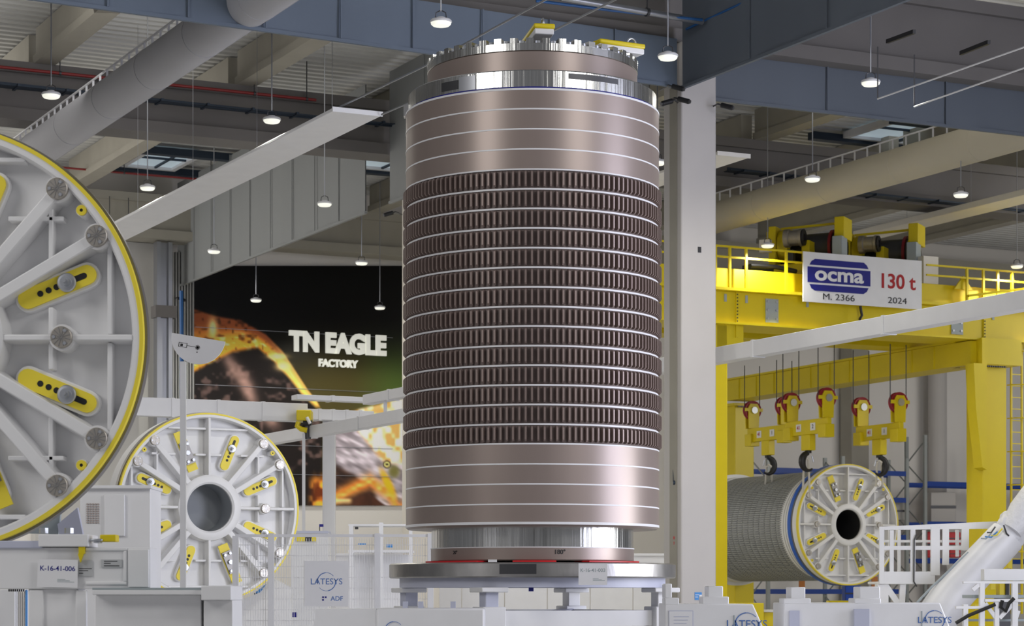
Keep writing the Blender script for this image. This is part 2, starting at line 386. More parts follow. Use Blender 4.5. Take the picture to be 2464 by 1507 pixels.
for nm, x0, x1, dz, lb in (('a', 2135, 2200, .35, 'short black bar end hanging left above the pipe run'), ('b', 2312, 2380, .38, 'short black bar end hanging right above the pipe run')):
    a = P(x0, 100 if nm == 'a' else 128, 34); b = P(x1, 76 if nm == 'a' else 101, 33)
    mb = MB(); mb.bar(a, b, .045, .06)
    single(mb, 'mounting_bar', M_BLACK, lb, 'bar')
for x0, y0, x1, y1, lb in ((2112, 238, 2480, 108, 'upper thin pale suspended rod at the right above the duct'), (2200, 257, 2480, 158, 'lower thin pale suspended rod at the right above the duct')):
    a = P(x0, y0, 31); b = P(x1, y1, 27.4)
    t = thing('suspended_rod', lb, 'rod', Matrix.Translation(a))
    mb = MB(); mb.path([(0, 0, 0), b-a], .012, 8); mb.build('rod', M_RAIL, t)
    mb = MB(); mb.path([(0, 0, 0), (0, 0, .72)], .010, 6); mb.build('hanger', M_DARK, t)
def cable(name, pts, r, mt, label, cat='cable'):
    mb = MB(); mb.path(pts, r, 6); return single(mb, name, mt, label, cat)
cable('guy_wire', [P(806, 263, 32.5), P(1020, 160, 31), P(1330, -10, 29)], .014, M_PIPE, 'steel wire rising right from the tip of the white overhead beam')
cable('guy_wire', [P(918, 276, 32.5), P(1000, 240, 32), P(1495, -8, 29)], .014, M_PIPE, 'second steel wire running past the cask top up to the right')
cable('conduit', [UV(0, -.15, CZ+8.78), UV(0, -1.5, CZ+8.8), UV(0, -5.5, CZ+8.85)], .018, M_BLUEC, 'blue conduit climbing along the dark curtain from the column')
a = P(1350, -6, 33); b = P(1690, 52, 34.3)
pipeline('cable_conduit', a, b, .05, M_PIPE, 'bundle pipe at the top edge left of the column', 'pipe', (.6,))
cable('conduit', [P(1290, 2, 33.2), P(1480, 26, 33.6), P(1690, 48, 34.2)], .022, M_BLUEC, 'blue cable run at the top edge left of the column')
cable('conduit', [P(436, 700, 54), P(437, 800, 54), P(437, 960, 54)], .05, M_BLUEC, 'vertical blue conduit on the cladding left of the mural')
# skylights
def skylight(n, u0, u1, v0, v1):
    t = thing('window_%d' % n, 'skylight', 'window', Fuv(UV(0, 0, 12.2)))
    t['kind'] = 'structure'; del t['label']; del t['category']
    MB().box((u0, v0, .02), (u1, v1, .06)).build('pane', M_SKY, t)
    mb = MB(); mb.box((u0-.12, v0-.12, -.05), (u0, v1+.12, .1)); mb.box((u1, v0-.12, -.05), (u1+.12, v1+.12, .1))
    mb.box((u0, v0-.12, -.05), (u1, v0, .1)); mb.box((u0, v1, -.05), (u1, v1+.12, .1)); mb.build('frame', M_RAIL, t)
    mb = MB(); mb.box((u0+(u1-u0)*.62, v0, -.03), (u0+(u1-u0)*.66, v1, .03)); mb.box((u0, v0+(v1-v0)*.35, -.03), (u1, v0+(v1-v0)*.38, .03)); mb.build('glazing_bar', M_TRAY, t)
    mb = MB(); mb.box((u0-.9, v1+.15, -.12), (u1+.9, v1+.4, .05)); mb.box((u0-.3, v0-.45, -.12), (u1+1.4, v0-.2, .05)); mb.build('trimmer_bar', M_TRAY, t)
skylight(1, -1.9, -.75, 21.6, 23.4)
skylight(2, 12.0, 14.1, 10.9, 12.6)
skylight(3, 3.0, 4.4, 17.0, 21.0)

# ================================================================== LAMPS
lamps = [(1061, 53, 'pendant lamp lit white high above, left of the cask top'), (1607, 135, 'bright pendant lamp right in front of the column top'),
 (123, 228, 'pendant lamp lit in front of the duct at upper left'), (654, 288, 'pendant lamp hanging under the cable tray left of the white overhead beam tip'),
 (2095, 198, 'pendant lamp lit before the dark shaded curtain at upper right'), (355, 451, 'pendant lamp hanging just below the left skylight'),
 (781, 490, 'right one of the two lamps in front of the wide grey curtain'), (515, 604, 'left one of the two lamps in front of the wide grey curtain'),
 (870, 632, 'pendant lamp beneath the grey curtain edge, close to the cask'), (616, 722, 'lamp hanging before the black mural area, left of the wall lettering'),
 (914, 740, 'lamp hanging before the black mural area, above the wall lettering'), (1955, 430, 'pendant lamp lit in front of the yellowish duct'),
 (2312, 468, 'pendant lamp hanging below the yellowish duct at right'), (2447, 640, 'small pendant lamp above the yellow railing at the right edge'),
 (1847, 590, 'lamp glowing left of the first crane hoist'), (1582, 390, 'lamp peeking out between cask and column')]
def make_lamp():
    t = thing('pendant_lamp', 'x', 'lamp', Vector((0, 0, 0)), 'pendant lamps of the hall')
    mb = MB(); mb.lathe([(.128, .0), (.128, -.028), (.105, -.05), (.0, -.056)], 28); mb.build('diffuser', M_GLOW, t)
    mb = MB(); mb.lathe([(0, .06), (.05, .06), (.06, .045), (.125, .03), (.14, .012), (.14, -.006), (.13, -.010), (.13, 0)], 28); mb.build('housing', M_RAIL, t)
    mb = MB(); mb.path([(-.07, 0, .05), (-.06, 0, .12), (0, 0, .15), (.06, 0, .12), (.07, 0, .05)], .008, 6); mb.build('bracket', M_DARK, t)
    mb = MB(); mb.path([(0, 0, .14), (0, 0, 3.2)], .010, 8); mb.build('suspension_rod', M_PIPE, t)
    l = bpy.data.lights.new('lamp_light', 'SPOT'); l.energy = 390; l.spot_size = math.radians(165); l.spot_blend = .6
    l.shadow_soft_size = .03; l.color = (1, .97, .88)
    o = bpy.data.objects.new('lamp_light', l); COL.objects.link(o); o.parent = t; o.location = (0, 0, -.095)
    return t
lp = make_lamp()
for i, (px, py, lb) in enumerate(lamps):
    o = lp if i == 0 else copy_tree(lp)
    o.location = P(px, py, 7.3*F/(HOR-py)); o['label'] = lb
    MW[o.name] = Matrix.Translation(o.location)

# ================================================================== BROWN CASK
CK = P(1281, 1430, 24.0); CK.z = 0
KF = 22.65/F                         # metres per pixel row on the front line
zf = lambda y, d=22.65: CZ+(HOR-y)*d/F
Z0 = zf(1349, 22.92)
t = thing('storage_cask', 'tall brown finned steel cask standing upright in the middle', 'cask', Matrix.Translation((CK.x, CK.y, Z0)))
q = lambda y, d=22.65: zf(y, d)-Z0
RB = 1.351
z_a, z_b, z_c, z_d = q(1262), q(1068), q(407), q(213)
mb = MB(); mb.lathe([(0, .0), (1.075, 0), (1.085, .01), (1.085, q(1317, 22.92)), (1.0, q(1317, 22.92))], 160); mb.build('foot_ring', M_BROWN, t)
mb = MB(); mb.lathe([(1.0, q(1317, 22.92)), (1.078, q(1317, 22.92)), (1.078, q(1262)+.02)], 160); mb.build('lower_steel_band', M_BRIGHT, t)
mb = MB(); mb.lathe([(1.05, z_a-.02), (RB-.02, z_a-.02), (RB, z_a), (RB, z_b), (1.2, z_b)], 200); mb.build('lower_shell', M_BROWN, t)
mb = MB(); mb.lathe([(1.335, z_b-.01), (1.335, z_c+.01)], 200); mb.build('fin_core', mat('fin_gap_shade', L(.14, .105, .095), .5, .2), t)  # core darker than the fins: gap shade put into its colour
mb = MB(); mb.lathe([(1.2, z_c), (RB, z_c), (RB, z_d), (1.2, z_d)], 200); mb.build('upper_shell', M_BROWN, t)
def fin_ring_mesh(n=135, r0=1.325, r1=1.381, h=.2, th=.019):
    mb = MB(); c = .016
    for k in range(n):
        R = Matrix.Rotation(2*PI*k/n, 4, 'Z'); a = th/2
        v = [(r0,-a,0),(r0,a,0),(r1-c,-a,0),(r1-c,a,0),(r1,-a,c),(r1,a,c),(r1,-a,h-c),(r1,a,h-c),(r1-c,-a,h),(r1-c,a,h),(r0,-a,h),(r0,a,h)]
        f = [(0,1,3,2),(2,3,5,4),(4,5,7,6),(6,7,9,8),(8,9,11,10),(0,2,4,6,8,10),(11,9,7,5,3,1)]
        mb.add(v, f, R)
    return mb
pitch = (z_c-z_b)/14
fr = None
for k in range(14):
    if fr is None:
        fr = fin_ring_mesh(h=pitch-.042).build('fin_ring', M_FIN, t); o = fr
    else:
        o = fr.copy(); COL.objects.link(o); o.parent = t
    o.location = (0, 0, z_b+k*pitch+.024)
def seam(z, r0, r1, h):
    mb = MB(); mb.ring(r0, r1, z-h/2, z+h/2, 200); mb.build('seam_ring', M_SEAM, t)
for k in range(1, 14): seam(z_b+k*pitch, 1.33, 1.346, .018)
for k in range(0, 4): seam(z_c+(z_d-z_c)*k/4, RB-.02, RB+.003, .015)
for k in range(1, 5): seam(z_a+(z_b-z_a)*k/4, RB-.02, RB+.003, .015)
seam(z_d-.004, RB-.03, RB+.004, .02); seam(z_a+.012, RB-.03, RB+.004, .026)
seam(q(1317, 22.92), 1.05, 1.089, .010)
# silver collar, neck and castellated head
zc0, zc1 = z_d+.006, q(167, 22.68)
mb = MB(); mb.lathe([(1.1, zc0), (1.325, zc0), (1.325, zc1-.012), (1.313, zc1), (1.1, zc1)], 200); mb.build('steel_collar', M_BRIGHT, t)
mb = MB(); mb.ring(1.32, 1.330, zc0+.004, zc0+.02, 160); mb.build('blue_line', M_LOGO, t)
def on_collar(px): return math.asin(max(-1, min(1, (px-1281)/5400*22.9/1.325)))-PI/2
mb = MB(); mb.ring(1.318, 1.331, zc0+.11, zc0+.165, 24, None, on_collar(1365), on_collar(1485)); mb.build('collar_slot', M_DARK, t)
mb = MB(); mb.ring(1.318, 1.331, zc0+.05, zc0+.14, 16, None, on_collar(1060), on_collar(1100)); mb.build('collar_slot', M_DARK, t)
mb = MB(); mb.ring(1.318, 1.333, zc0+.02, zc1-.03, 16, None, on_collar(1103), on_collar(1142)); mb.build('cover_patch', M_PIPE, t)
mb = MB(); mb.box((-1.372, -.12, zc0-.02), (-1.28, .02, zc0+.10)); mb.build('side_lug', M_STEEL, t)
zn1 = q(123, 22.88)
mb = MB(); mb.lathe([(1.12, zc1-.01), (1.12, zn1), (1.0, zn1)], 160); mb.build('neck', M_BROWN, t)
zt1 = q(103, 22.88)
mb = MB(); mb.lathe([(1.0, zn1), (1.108, zn1), (1.124, zn1+.01), (1.124, zt1), (.95, zt1)], 160); mb.build('head_ring', M_BRIGHT, t)
mb = MB(); mb.disc(.96, zt1-.06, zt1-.02, 64); mb.build('lid', M_STEEL, t)
for k in range(42):
    a0 = 2*PI*k/42; w = 2*PI/42
    mb = MB(); mb.ring(1.02, 1.126, zt1-.002, zt1+.052, 6, None, a0+w*.06, a0+w*.52); mb.build('head_tooth', M_BRIGHT, t)
    mb = MB(); mb.disc(.032, zt1-.002, zt1+.028, 10, Matrix.Translation((1.08*math.cos(a0+w*.78), 1.08*math.sin(a0+w*.78), 0))); mb.build('head_bolt', M_ZINC, t)
mb = MB()
for ang, s_, sz in ((-90+14.5, '180°', .065), (-90-48, '20°', .05)):
    a = math.radians(ang); X = Vector((-math.sin(a), math.cos(a), 0)); Z = Vector((math.cos(a), math.sin(a), 0))
    mm = Matrix.Identity(4)
    Y_ = UP
    for i in range(3): mm[i][0] = X[i]; mm[i][1] = Y_[i]; mm[i][2] = Z[i]; mm[i][3] = (Z*1.0865)[i]+(0, 0, .085)[i]
    text(mb, s_, sz, mm, .02, .001)
mb.build('angle_mark', M_INK, t)

# red pads between cask and plate
ZP = zf(1353, 22.47)
for a0, a1, lb in ((-157, -118, 'red flat pad under the left side of the cask foot'), (-100, -79, 'red flat pad under the middle of the cask foot'), (-62, -24, 'red flat pad under the right side of the cask foot'),
                   (20, 80, 'red pad behind the cask foot, right'), (100, 160, 'red pad behind the cask foot, left')):
    mb = MB(); mb.ring(.9, 1.22, 0, Z0-ZP-.001, 24, Matrix.Translation((CK.x, CK.y, ZP)), math.radians(a0), math.radians(a1))
    single(mb, 'support_pad', M_RED, lb, 'pad')
mb = MB(); mb.box((CK.x-.46, CK.y-1.32, ZP), (CK.x-.37, CK.y-1.2, ZP+.028)); single(mb, 'spacer_block', M_WHITE, 'tiny white spacer block lying on the round steel plate edge', 'block')
# yellow lugs on top
def lug(px, ang, L_, lb, dz=.03):
    a = math.radians(ang); zb = Z0+zt1+dz
    base = Vector((px[0], px[1], zb))
    M = Matrix.Translation(base) @ Matrix.Rotation(a, 4, 'Z')
    t = thing('lifting_bracket', lb, 'bracket', M)
    MB().box((-.12, -.5, 0), (.12, -.3, .10)).build('foot', M_STEEL, t)
    MB().box((-.10, -.5, .09), (.10, L_-.45, .15)).build('arm', M_WHITE, t, bevel=.01)
    MB().box((-.11, -.5, .15), (.11, L_-.44, .20)).build('cover', M_YEL, t, bevel=.015)
    mb = MB(); pts = [(0, L_-.55+.05*math.cos(x), .22+.05*math.sin(x)) for x in [i*PI/8 for i in range(-1, 10)]]; mb.path(pts, .012, 8); mb.build('lifting_eye', M_ZINC, t)
    return t
Mtop = lambda px, Y: ((px-1232)/F*Y, Y)
lug((Mtop(1297, 23.35)[0], 23.3), 190, .75, 'yellow lifting bracket on the cask head, middle')
lug((Mtop(1528, 24.0)[0], 23.9), -62, .50, 'yellow lifting bracket on the cask head pointing right', .02)
mb = MB(); mb.disc(.05, 0, .16, 16, Matrix.Translation((Mtop(1466, 23.9)[0], 23.9, Z0+zt1+.03))); single(mb, 'bolt_stub', M_STEEL, 'short steel stub standing behind the right lifting bracket', 'bolt')

# round plate
t = thing('base_plate', 'worn round steel plate carrying the brown cask', 'plate', Matrix.Translation((CK.x, CK.y, zf(1390, 22.47))))
hp = ZP-zf(1390, 22.47)
mb = MB(); mb.lathe([(0, 0), (1.515, 0), (1.529, .012), (1.529, hp-.012), (1.515, hp), (0, hp)], 160); mb.build('disc', M_PLATE, t)
mb = MB(); mb.ring(1.525, 1.5305, .035, hp-.02, 20, None, math.radians(-103), math.radians(-89)); mb.build('stamped_field', M_DARK, t)
mb = MB(); mb.box((-.05, -1.36, -.14), (.0, -1.30, 0)); mb.build('stop_block', M_LOGO, t)
# stand with four legs
ZPb = zf(1390, 22.47)
Mst = frame(Vector((CK.x, CK.y, 0)), D1, D2)
t = thing('cask_stand', 'white steel stand with four legs under the round plate', 'stand', Mst)
zs = ZPb-.10
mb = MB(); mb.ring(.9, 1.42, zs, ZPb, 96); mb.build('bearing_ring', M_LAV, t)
for sx in (-1, 1):
    for sy in (-1, 1):
        mb = MB(); mb.box((sx*1.0-.075, sy*1.0-.075, 0), (sx*1.0+.075, sy*1.0+.075, zs)); leg = mb.build('leg', M_LAV if sx < 0 else M_WHITE, t, bevel=.01)  # left-hand legs are coloured in the bluish shadow tone of white steel
        mb = MB(); mb.box((sx*1.0-.13, sy*1.0-.13, 0), (sx*1.0+.13, sy*1.0+.13, 1.52)); mb.build('leg_sleeve', M_WHITE, leg, bevel=.012)
        mb = MB(); mb.box((sx*1.0-.15, sy*1.0-.15, zs-.05), (sx*1.0+.15, sy*1.0+.15, zs)); mb.build('leg_head', M_WHITE, leg, bevel=.01)
for a, b in (((-1, -1), (1, -1)), ((1, -1), (1, 1)), ((1, 1), (-1, 1)), ((-1, 1), (-1, -1))):
    mb = MB(); mb.bar((a[0], a[1], 1.40), (b[0], b[1], 1.40), .12, .16); mb.build('cross_beam', M_WHITE, t)
for sx in (-1, 1):
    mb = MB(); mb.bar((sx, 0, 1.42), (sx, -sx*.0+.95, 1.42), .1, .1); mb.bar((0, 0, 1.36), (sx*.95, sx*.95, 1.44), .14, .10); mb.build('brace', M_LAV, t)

def card(px0, py0, px1, py1, Y, name, code, lb, tilt=0, hue=M_INK):
    a = P(px0, py1, Y); b = P(px1, py0, Y); w = b.x-a.x; h = b.z-a.z
    M = frame(Vector((a.x+w/2, Y, a.z+h/2)), Vector((1, 0, 0)), Vector((0, 0, 1))) @ Matrix.Rotation(math.radians(tilt), 4, 'Z')
    t = thing(name, lb, 'sign', M)
    MB().box((-w/2, -h/2, -.002), (w/2, h/2, .004)).build('sheet', M_PAPER, t)
    mb = MB(); text(mb, code, w*.172, Matrix.Translation((0, h*.17, .004)), .012, .001); mb.build('printed_code', hue, t)
    mb = MB()
    for k in range(3): mb.box((0, -h*.22-k*h*.045, .004), (w*(.2+.22*((k*7) % 3)/2), -h*.20-k*h*.045, .0048))
    mb.build('small_print', M_CABG, t)
    return t
card(1392, 1356, 1461, 1408, 22.30, 'label_card', 'K-16-41-003', 'white label card reading K-16-41-003 on the round plate', 0, M_CABG)

# ================================================================== COVER DISCS
def stadium(r0, r1, hw, n=8):
    p = [(r0+hw+hw*math.cos(PI/2+PI*k/n), hw*math.sin(PI/2+PI*k/n)) for k in range(n+1)]
    p += [(r1-hw+hw*math.cos(-PI/2+PI*k/n), hw*math.sin(-PI/2+PI*k/n)) for k in range(n+1)]
    return p
def cover(t, R, th=.2, off=Matrix.Identity(4), paint=M_WHITE, tire=True, bore=.9, lining=None):
    """ribbed round end cover, local +z of ROTF faces the viewer"""
    G = off @ ROTF
    D = .13*R
    mk = lambda: MB(G)
    def rz(a): return Matrix.Rotation(math.radians(a), 4, 'Z')
    mk().ring(.25*R, .97*R, -D-.05*R, -D, 96).build('back_plate', paint, t)
    mb = mk(); mb.lathe([(.945*R, -D-.05*R), (.945*R, -.02*R), (.955*R, 0), (.99*R, 0), (.99*R, -D-.05*R)], 128, None, True); mb.build('rim', paint, t)
    mb = mk(); mb.ring(.982*R, 1.0*R, -.05*R, .004*R, 128); mb.build('edge_band', M_DYEL, t, 'yellow edge band')
    if tire: mb = mk(); mb.ring(.985*R, 1.012*R, -th, -.045*R, 128); mb.build('outer_rim', M_RIM, t, 'grey steel outer rim')
    mb = mk(); mb.lathe([(.25*R, -D-.05*R), (.25*R, .0), (.27*R, .015*R), (.32*R, .015*R), (.345*R, 0), (.36*R, -D)], 96); mb.build('hub', paint, t)
    mb = mk(); mb.lathe([(.2485*R, -.03*R), (.2485*R, -bore*R)], 64); mb.build('bore_lining', lining or M_BORE, t)
    mk().disc(.25*R, -bore*R-.02, -bore*R, 48).build('bore_bottom', lining or M_BORE, t)
    def rib(a, r0, r1, w, h, y=0.0):
        mb = mk()
        m = rz(a)
        w2 = w*1.5
        mb.add([(r0*R, (y-w2)*R, -D), (r1*R, (y-w2)*R, -D), (r1*R, (y+w2)*R, -D), (r0*R, (y+w2)*R, -D),
                (r0*R, (y-w)*R, -D+h*R), (r1*R, (y-w)*R, -D+h*R), (r1*R, (y+w)*R, -D+h*R), (r0*R, (y+w)*R, -D+h*R)],
               [(0,3,2,1),(4,5,6,7),(0,1,5,4),(1,2,6,5),(2,3,7,6),(3,0,4,7)], m)
        mb.build('rib', paint, t, bevel=.006*R)
    for a in (0, 90, 180, 270): rib(a, .33, .95, .014, .125)
    for a in (31, 49): 
        for b in (a, 180-a, 180+a, -a): rib(b, .33, .95, .028, .128)
    for a in (0, 90, 180, 270):
        m = rz(a)
        for rr, ys in ((.56, ((.02, .145), (.36, .62))), (.835, ((.02, .44),))):     # cross ribs at right angles to the axis ribs
            for y0, y1 in ys:
                for sg in (-1, 1):
                    mb = mk(); q0, q1 = sorted((sg*y0*R, sg*y1*R))
                    mb.box(((rr-.011)*R, q0, -D-.004*R), ((rr+.011)*R, q1, -D+.085*R), m); mb.build('cross_rib', paint, t, bevel=.004*R)
    # bolt caps
    bolts = [(0, .62), (180, .62)]+[(s, .915) for a in (31, 49) for s in (a, 180-a, 180+a, -a)]
    for a, r in bolts:
        mp_ = rz(a) @ Matrix.Translation((r*R, 0, 0)) @ rz(-a)
        mb = mk(); mb.lathe([(.062*R, -D), (.062*R, -.01*R), (0, -.01*R)], 24, mp_); mb.build('cap_boss', paint, t)
        mb = mk(); mb.lathe([(.05*R, -.012*R), (.05*R, .016*R), (.046*R, .02*R), (0, .02*R)], 32, mp_); c = mb.build('bolt_cap', M_BOLT, t, 'grooved steel bolt cap')
        mb = mk()
        for k in range(12): mb.box((.004*R, -.0012*R, .019*R), (.046*R, .0012*R, .0222*R), mp_ @ rz(k*30+15))
        mb.build('groove', M_STEEL, c)
        for k in range(3):
            mb = mk(); mb.disc(.008*R, .018*R, .024*R, 8, mp_ @ rz(60+k*120) @ Matrix.Translation((.034*R, 0, 0))); mb.build('screw', M_ZINC, c)
    for a in (40, 140, 220, 320):
        m = rz(a) @ Matrix.Translation((.925*R, 0, 0))
        mb = mk(); mb.disc(.028*R, -D, -.025*R, 20, m); mb.build('boss', paint, t); mb = mk(); mb.ring(.008*R, .024*R, -.026*R, -.012*R, 20, m); b = mb.build('ring_boss', M_DYEL, t, 'yellow ring boss')
        mb = mk(); mb.disc(.009*R, -.024*R, -.016*R, 12, m); mb.build('hole', M_BLACK, b)
    # slots
    for k in range(8):
        a = 22.5+45*k; m = rz(a)
        clampy = k in (2, 6)
        mb = mk(); mb.prism(stadium(.425*R, .845*R, .062*R), -D, -.075*R, m); mb.build('slot_seat', paint, t, bevel=.006*R)
        if clampy:
            mb = mk(); mb.box((.42*R, -.055*R, -.075*R), (.86*R, .055*R, -.055*R), m); p = mb.build('slot_plate', M_DYEL, t, 'yellow rectangular slot plate')
            mb = mk(); mb.box((.50*R, -.05*R, -.055*R), (.74*R, .05*R, -.03*R), m); mb.build('clamp_plate', M_RIM, p)
            for x, y in ((.53, .03), (.53, -.03), (.71, .03), (.71, -.03), (.62, 0)):
                mb = mk(); mb.disc((.016 if x != .62 else .026)*R, -.03*R, -.005*R, 6, m @ Matrix.Translation((x*R, y*R, 0))); mb.build('clamp_bolt', M_ZINC, p)
            continue
        mb = mk(); mb.prism(stadium(.44*R, .83*R, .046*R), -.075*R, -.058*R, m); p = mb.build('slot_plate', M_DYEL, t, 'yellow slot plate')
        for x in (.55, .592, .632):
            mb = mk(); mb.disc(.0145*R, -.06*R, -.0565*R, 16, m @ Matrix.Translation((x*R, 0, 0))); mb.build('hole', M_BLACK, p)
        mb = mk(); mb.prism(stadium(.70*R, .785*R, .014*R), -.06*R, -.0565*R, m); mb.build('slot_opening', M_BLACK, p)
        mm = m @ Matrix.Translation((.685*R, 0, 0))
        mb = mk(); mb.lathe([(.045*R, -.057*R), (.045*R, -.045*R), (.040*R, -.038*R), (.027*R, -.036*R), (.027*R, -.02*R), (0, -.02*R)], 24, mm); mb.build('washer', M_ZINC, p)
        mb = mk(); mb.disc(.020*R, -.02*R, .004*R, 6, mm); mb.disc(.010*R, .004*R, .025*R, 10, mm); mb.build('hexagon_nut', M_ZINC, p)
# near left disc
R1 = 517/F*15.0
t = thing('end_cover', 'huge white ribbed disc cut off by the left picture edge', 'end cover', Matrix.Translation(P(-172, 812, 15.0)))
cover(t, R1, .17)
# middle-left disc
R2 = 228/F*33.8
t = thing('end_cover', 'white ribbed disc with dark round bore behind the sign post', 'end cover', Fuv(P(505, 1222, 33.8)))
cover(t, R2, .17, bore=.34, lining=mat('pale_bore_lining', L(.30, .32, .345), .5))
MB().add([], []) 
MB(ROTF).ring(.985*R2, 1.0*R2, -.55, -.05, 96).build('sleeve', M_WHITE, t)

# ================================================================== HORIZONTAL CASK (far right)
P3 = P(2042, 1263, 54.0); R3 = 146/F*54
t = thing('storage_cask', 'grey cask lying horizontally under the yellow crane, white cover in front', 'cask', Fuv(P3))
RC = R3/1.1
LM = Matrix.Rotation(-PI/2, 4, 'X')                       # local z -> +y (away from the viewer)
mb = MB(LM); mb.lathe([(.5, .31), (R3*1.0, .31), (R3*1.0, .275), (R3*.9, .275)], 96); mb.build('end_flange', M_RIM, t)
mb = MB(LM); mb.lathe([(RC, .42), (RC, .98)], 96); mb.build('smooth_shell', M_WHITE, t)
mb = MB(LM); mb.ring(RC, R3*1.005, .312, .44, 96); mb.build('blue_strap', M_BLUEBAND, t, 'blue strap ring')
for k in range(4): mb = MB(LM); mb.ring(RC-.02, RC+.006,   .52+k*.10, .532+k*.10, 96); mb.build('seam_ring', M_GREYFIN, t)
mb = MB(LM); mb.lathe([(RC-.02, .9), (RC-.02, 4.65)], 96); mb.build('fin_core', M_GREYBODY, t)
g0 = None
for k in range(15):
    if g0 is None: g0 = fin_ring_mesh(150, RC-.05, RC+.018, .215, .028); g0.v = [LM @ p for p in g0.v]; g0 = g0.build('fin_ring', M_GREYFIN, t); o = g0
    else: o = g0.copy(); COL.objects.link(o); o.parent = t
    o.location = (0, .92+k*.25, 0)
mb = MB(LM); mb.lathe([(RC*.9, 4.61), (RC*1.03, 4.63), (RC*1.03, 5.0), (RC*1.09, 5.01), (RC*1.09, 5.15), (0, 5.15)], 96); mb.build('rear_shell', M_WHITE, t)
cover(t, R3, .1, Matrix.Identity(4), M_WHITE, False, 1.6, M_DARK)
# ================================================================== GANTRY CRANE
A = Vector((4.37, 46.9, 0)); B = Vector((10.63, 50.0, 0)); Dc = Vector((5.97, 59.35, 0))
CR = thing('gantry_crane', 'yellow gantry crane at the right with main girder, side girder and legs', 'crane', Fuv(A))
inv = MW[CR.name].inverted()
lo = lambda p: inv @ Vector(p)
lb_ = lo(B); ld = lo(Dc)
z1, z2, z3 = CZ+5.68, CZ+6.34, CZ+6.84
GX0, GX1 = -1.6, 9.2
MB().box((GX0, 0, z1), (GX1, .9, z2)).build('main_girder', M_YEL, CR, bevel=.01)
MB().box((GX0, -.14, z1-.04), (GX1, 1.04, z1)).build('lower_flange', M_YEL, CR)
MB().box((GX0, -.18, z2), (GX1, 1.1, z2+.06)).build('upper_flange', M_YEL, CR)
MB().box((GX0, .12, z2+.06), (GX1, .9, z3)).build('walkway_beam', M_YEL, CR, bevel=.01)
MB().box((GX0, 2.2, z1), (GX1, 3.0, z3-.05)).build('rear_girder', M_YEL, CR)
for x in (.38, 6.85):
    mb = MB(); mb.box((x-.03, -.03, z1-.3), (x+.03, 0, z2)); p = mb.build('joint_flange', M_YEL, CR)
    mb = MB()
    for k in range(9): mb.box((x-.012, -.045, z1+.03+k*.07), (x+.012, -.03, z1+.055+k*.07))
    mb.build('bolt_row', M_DARK, p)
for x in (1.25, 6.1):
    mb = MB(); mb.box((x-.16, -.02, z1+.06), (x+.16, -.001, z2-.1)); p = mb.build('splice_plate', M_CABG, CR, 'grey splice plate')
    for i in (-1, 1):
        for k in range(3): mb = MB(); mb.disc(.025, .02, .04, 8, Matrix.Translation((x+i*.11, 0, z1+.14+k*.18)) @ ROTF); mb.build('bolt', M_ZINC, p)
for x in (.1, .62, 2.15, 6.65, 7.1): MB().box((x-.03, -.015, z2-.22), (x+.03, -.001, z2-.06)).build('small_plate', M_CABG, CR)
# railings
rt = z3+.42
for zz in (rt, z3+.2):
    mb = MB(); mb.bar((GX0, -.1, zz), (2.1, -.1, zz), .035, .04); mb.build('handrail', M_YEL, CR)
    mb = MB(); mb.bar((5.2, -.1, zz-.05), (GX1, -.1, zz-.05), .035, .04); mb.build('handrail', M_YEL, CR)
for x in (-1.0, -.2, .15, .55, 1.55): mb = MB(); mb.bar((x, -.1, z2+.06), (x, -.1, rt), .05, .05); mb.build('rail_post', M_YEL, CR)
for x in (6.3, 6.75, 7.15, 7.55, 8.0, 8.6): mb = MB(); mb.bar((x, -.1, z2), (x, -.1, rt-.05), .05, .05); mb.build('rail_post', M_YEL, CR)
mb = MB(); mb.bar((6.3, -.15, z2+.05), (9.2, -.6, z2+.5), .05, .05); mb.bar((6.3, -.15, z2+.25), (9.2, -.6, z2+.7), .05, .05); mb.build('stair_rail', M_YEL, CR)
mb = MB(); mb.box((.9, .3, z3), (1.5, .6, z3+.16)); mb.path([(.85, .2, z3+.1), (1.5, .2, z3+.12), (2.0, .2, z3+.06)], .05, 8); mb.build('drive_cabling', M_BLACK, CR)
mb = MB(); mb.box((5.35, .2, z3), (5.75, .5, z3+.62)); mb.build('white_cabinet', M_CREAM, CR, 'cream cabinet on the walkway')
mb = MB(); mb.prism([(6.0, z3-.1), (6.5, z3-.1), (6.25, z3+.2)], 0, .05, ROTF); mb.build('lifting_gusset', M_YEL, CR)
# side girder from right leg back to the rear left leg
gz0, gz1 = CZ+5.10, CZ+5.62
p0 = lb_+Vector((-.2, .0, 0)); p1 = ld
sd = (p1-p0).normalized(); sw = Vector((-sd.y, sd.x, 0))
mb = MB()
vv = []
for p in (p0+sd*.7, p1):
    for s_ in (-.35, .35):
        for z in (gz0, gz1): vv.append(p+sw*s_+UP*z)
mb.add(vv, [(0,1,3,2),(4,6,7,5),(0,4,5,1),(2,3,7,6),(0,2,6,4),(1,5,7,3)]); sg = mb.build('side_girder', M_YEL, CR)
mb = MB(); mb.add([p0+sw*-.32+UP*(gz0-.02), p0+sw*.32+UP*(gz0-.02), p0+sd*.7+sw*.35+UP*gz0, p0+sd*.7+sw*-.35+UP*gz0,
        p0+sw*-.32+UP*gz1, p0+sw*.32+UP*gz1, p0+sd*.7+sw*.35+UP*gz1, p0+sd*.7+sw*-.35+UP*gz1], [(0,3,2,1),(4,5,6,7),(0,1,5,4),(1,2,6,5),(2,3,7,6),(3,0,4,7)]); mb.build('girder_end', M_YEL, CR)
mb = MB(); mb.bar(p0+sd*.5+UP*(gz1+.03), p1+UP*(gz1+.03), .8, .05); mb.build('top_plate', M_YEL, CR)
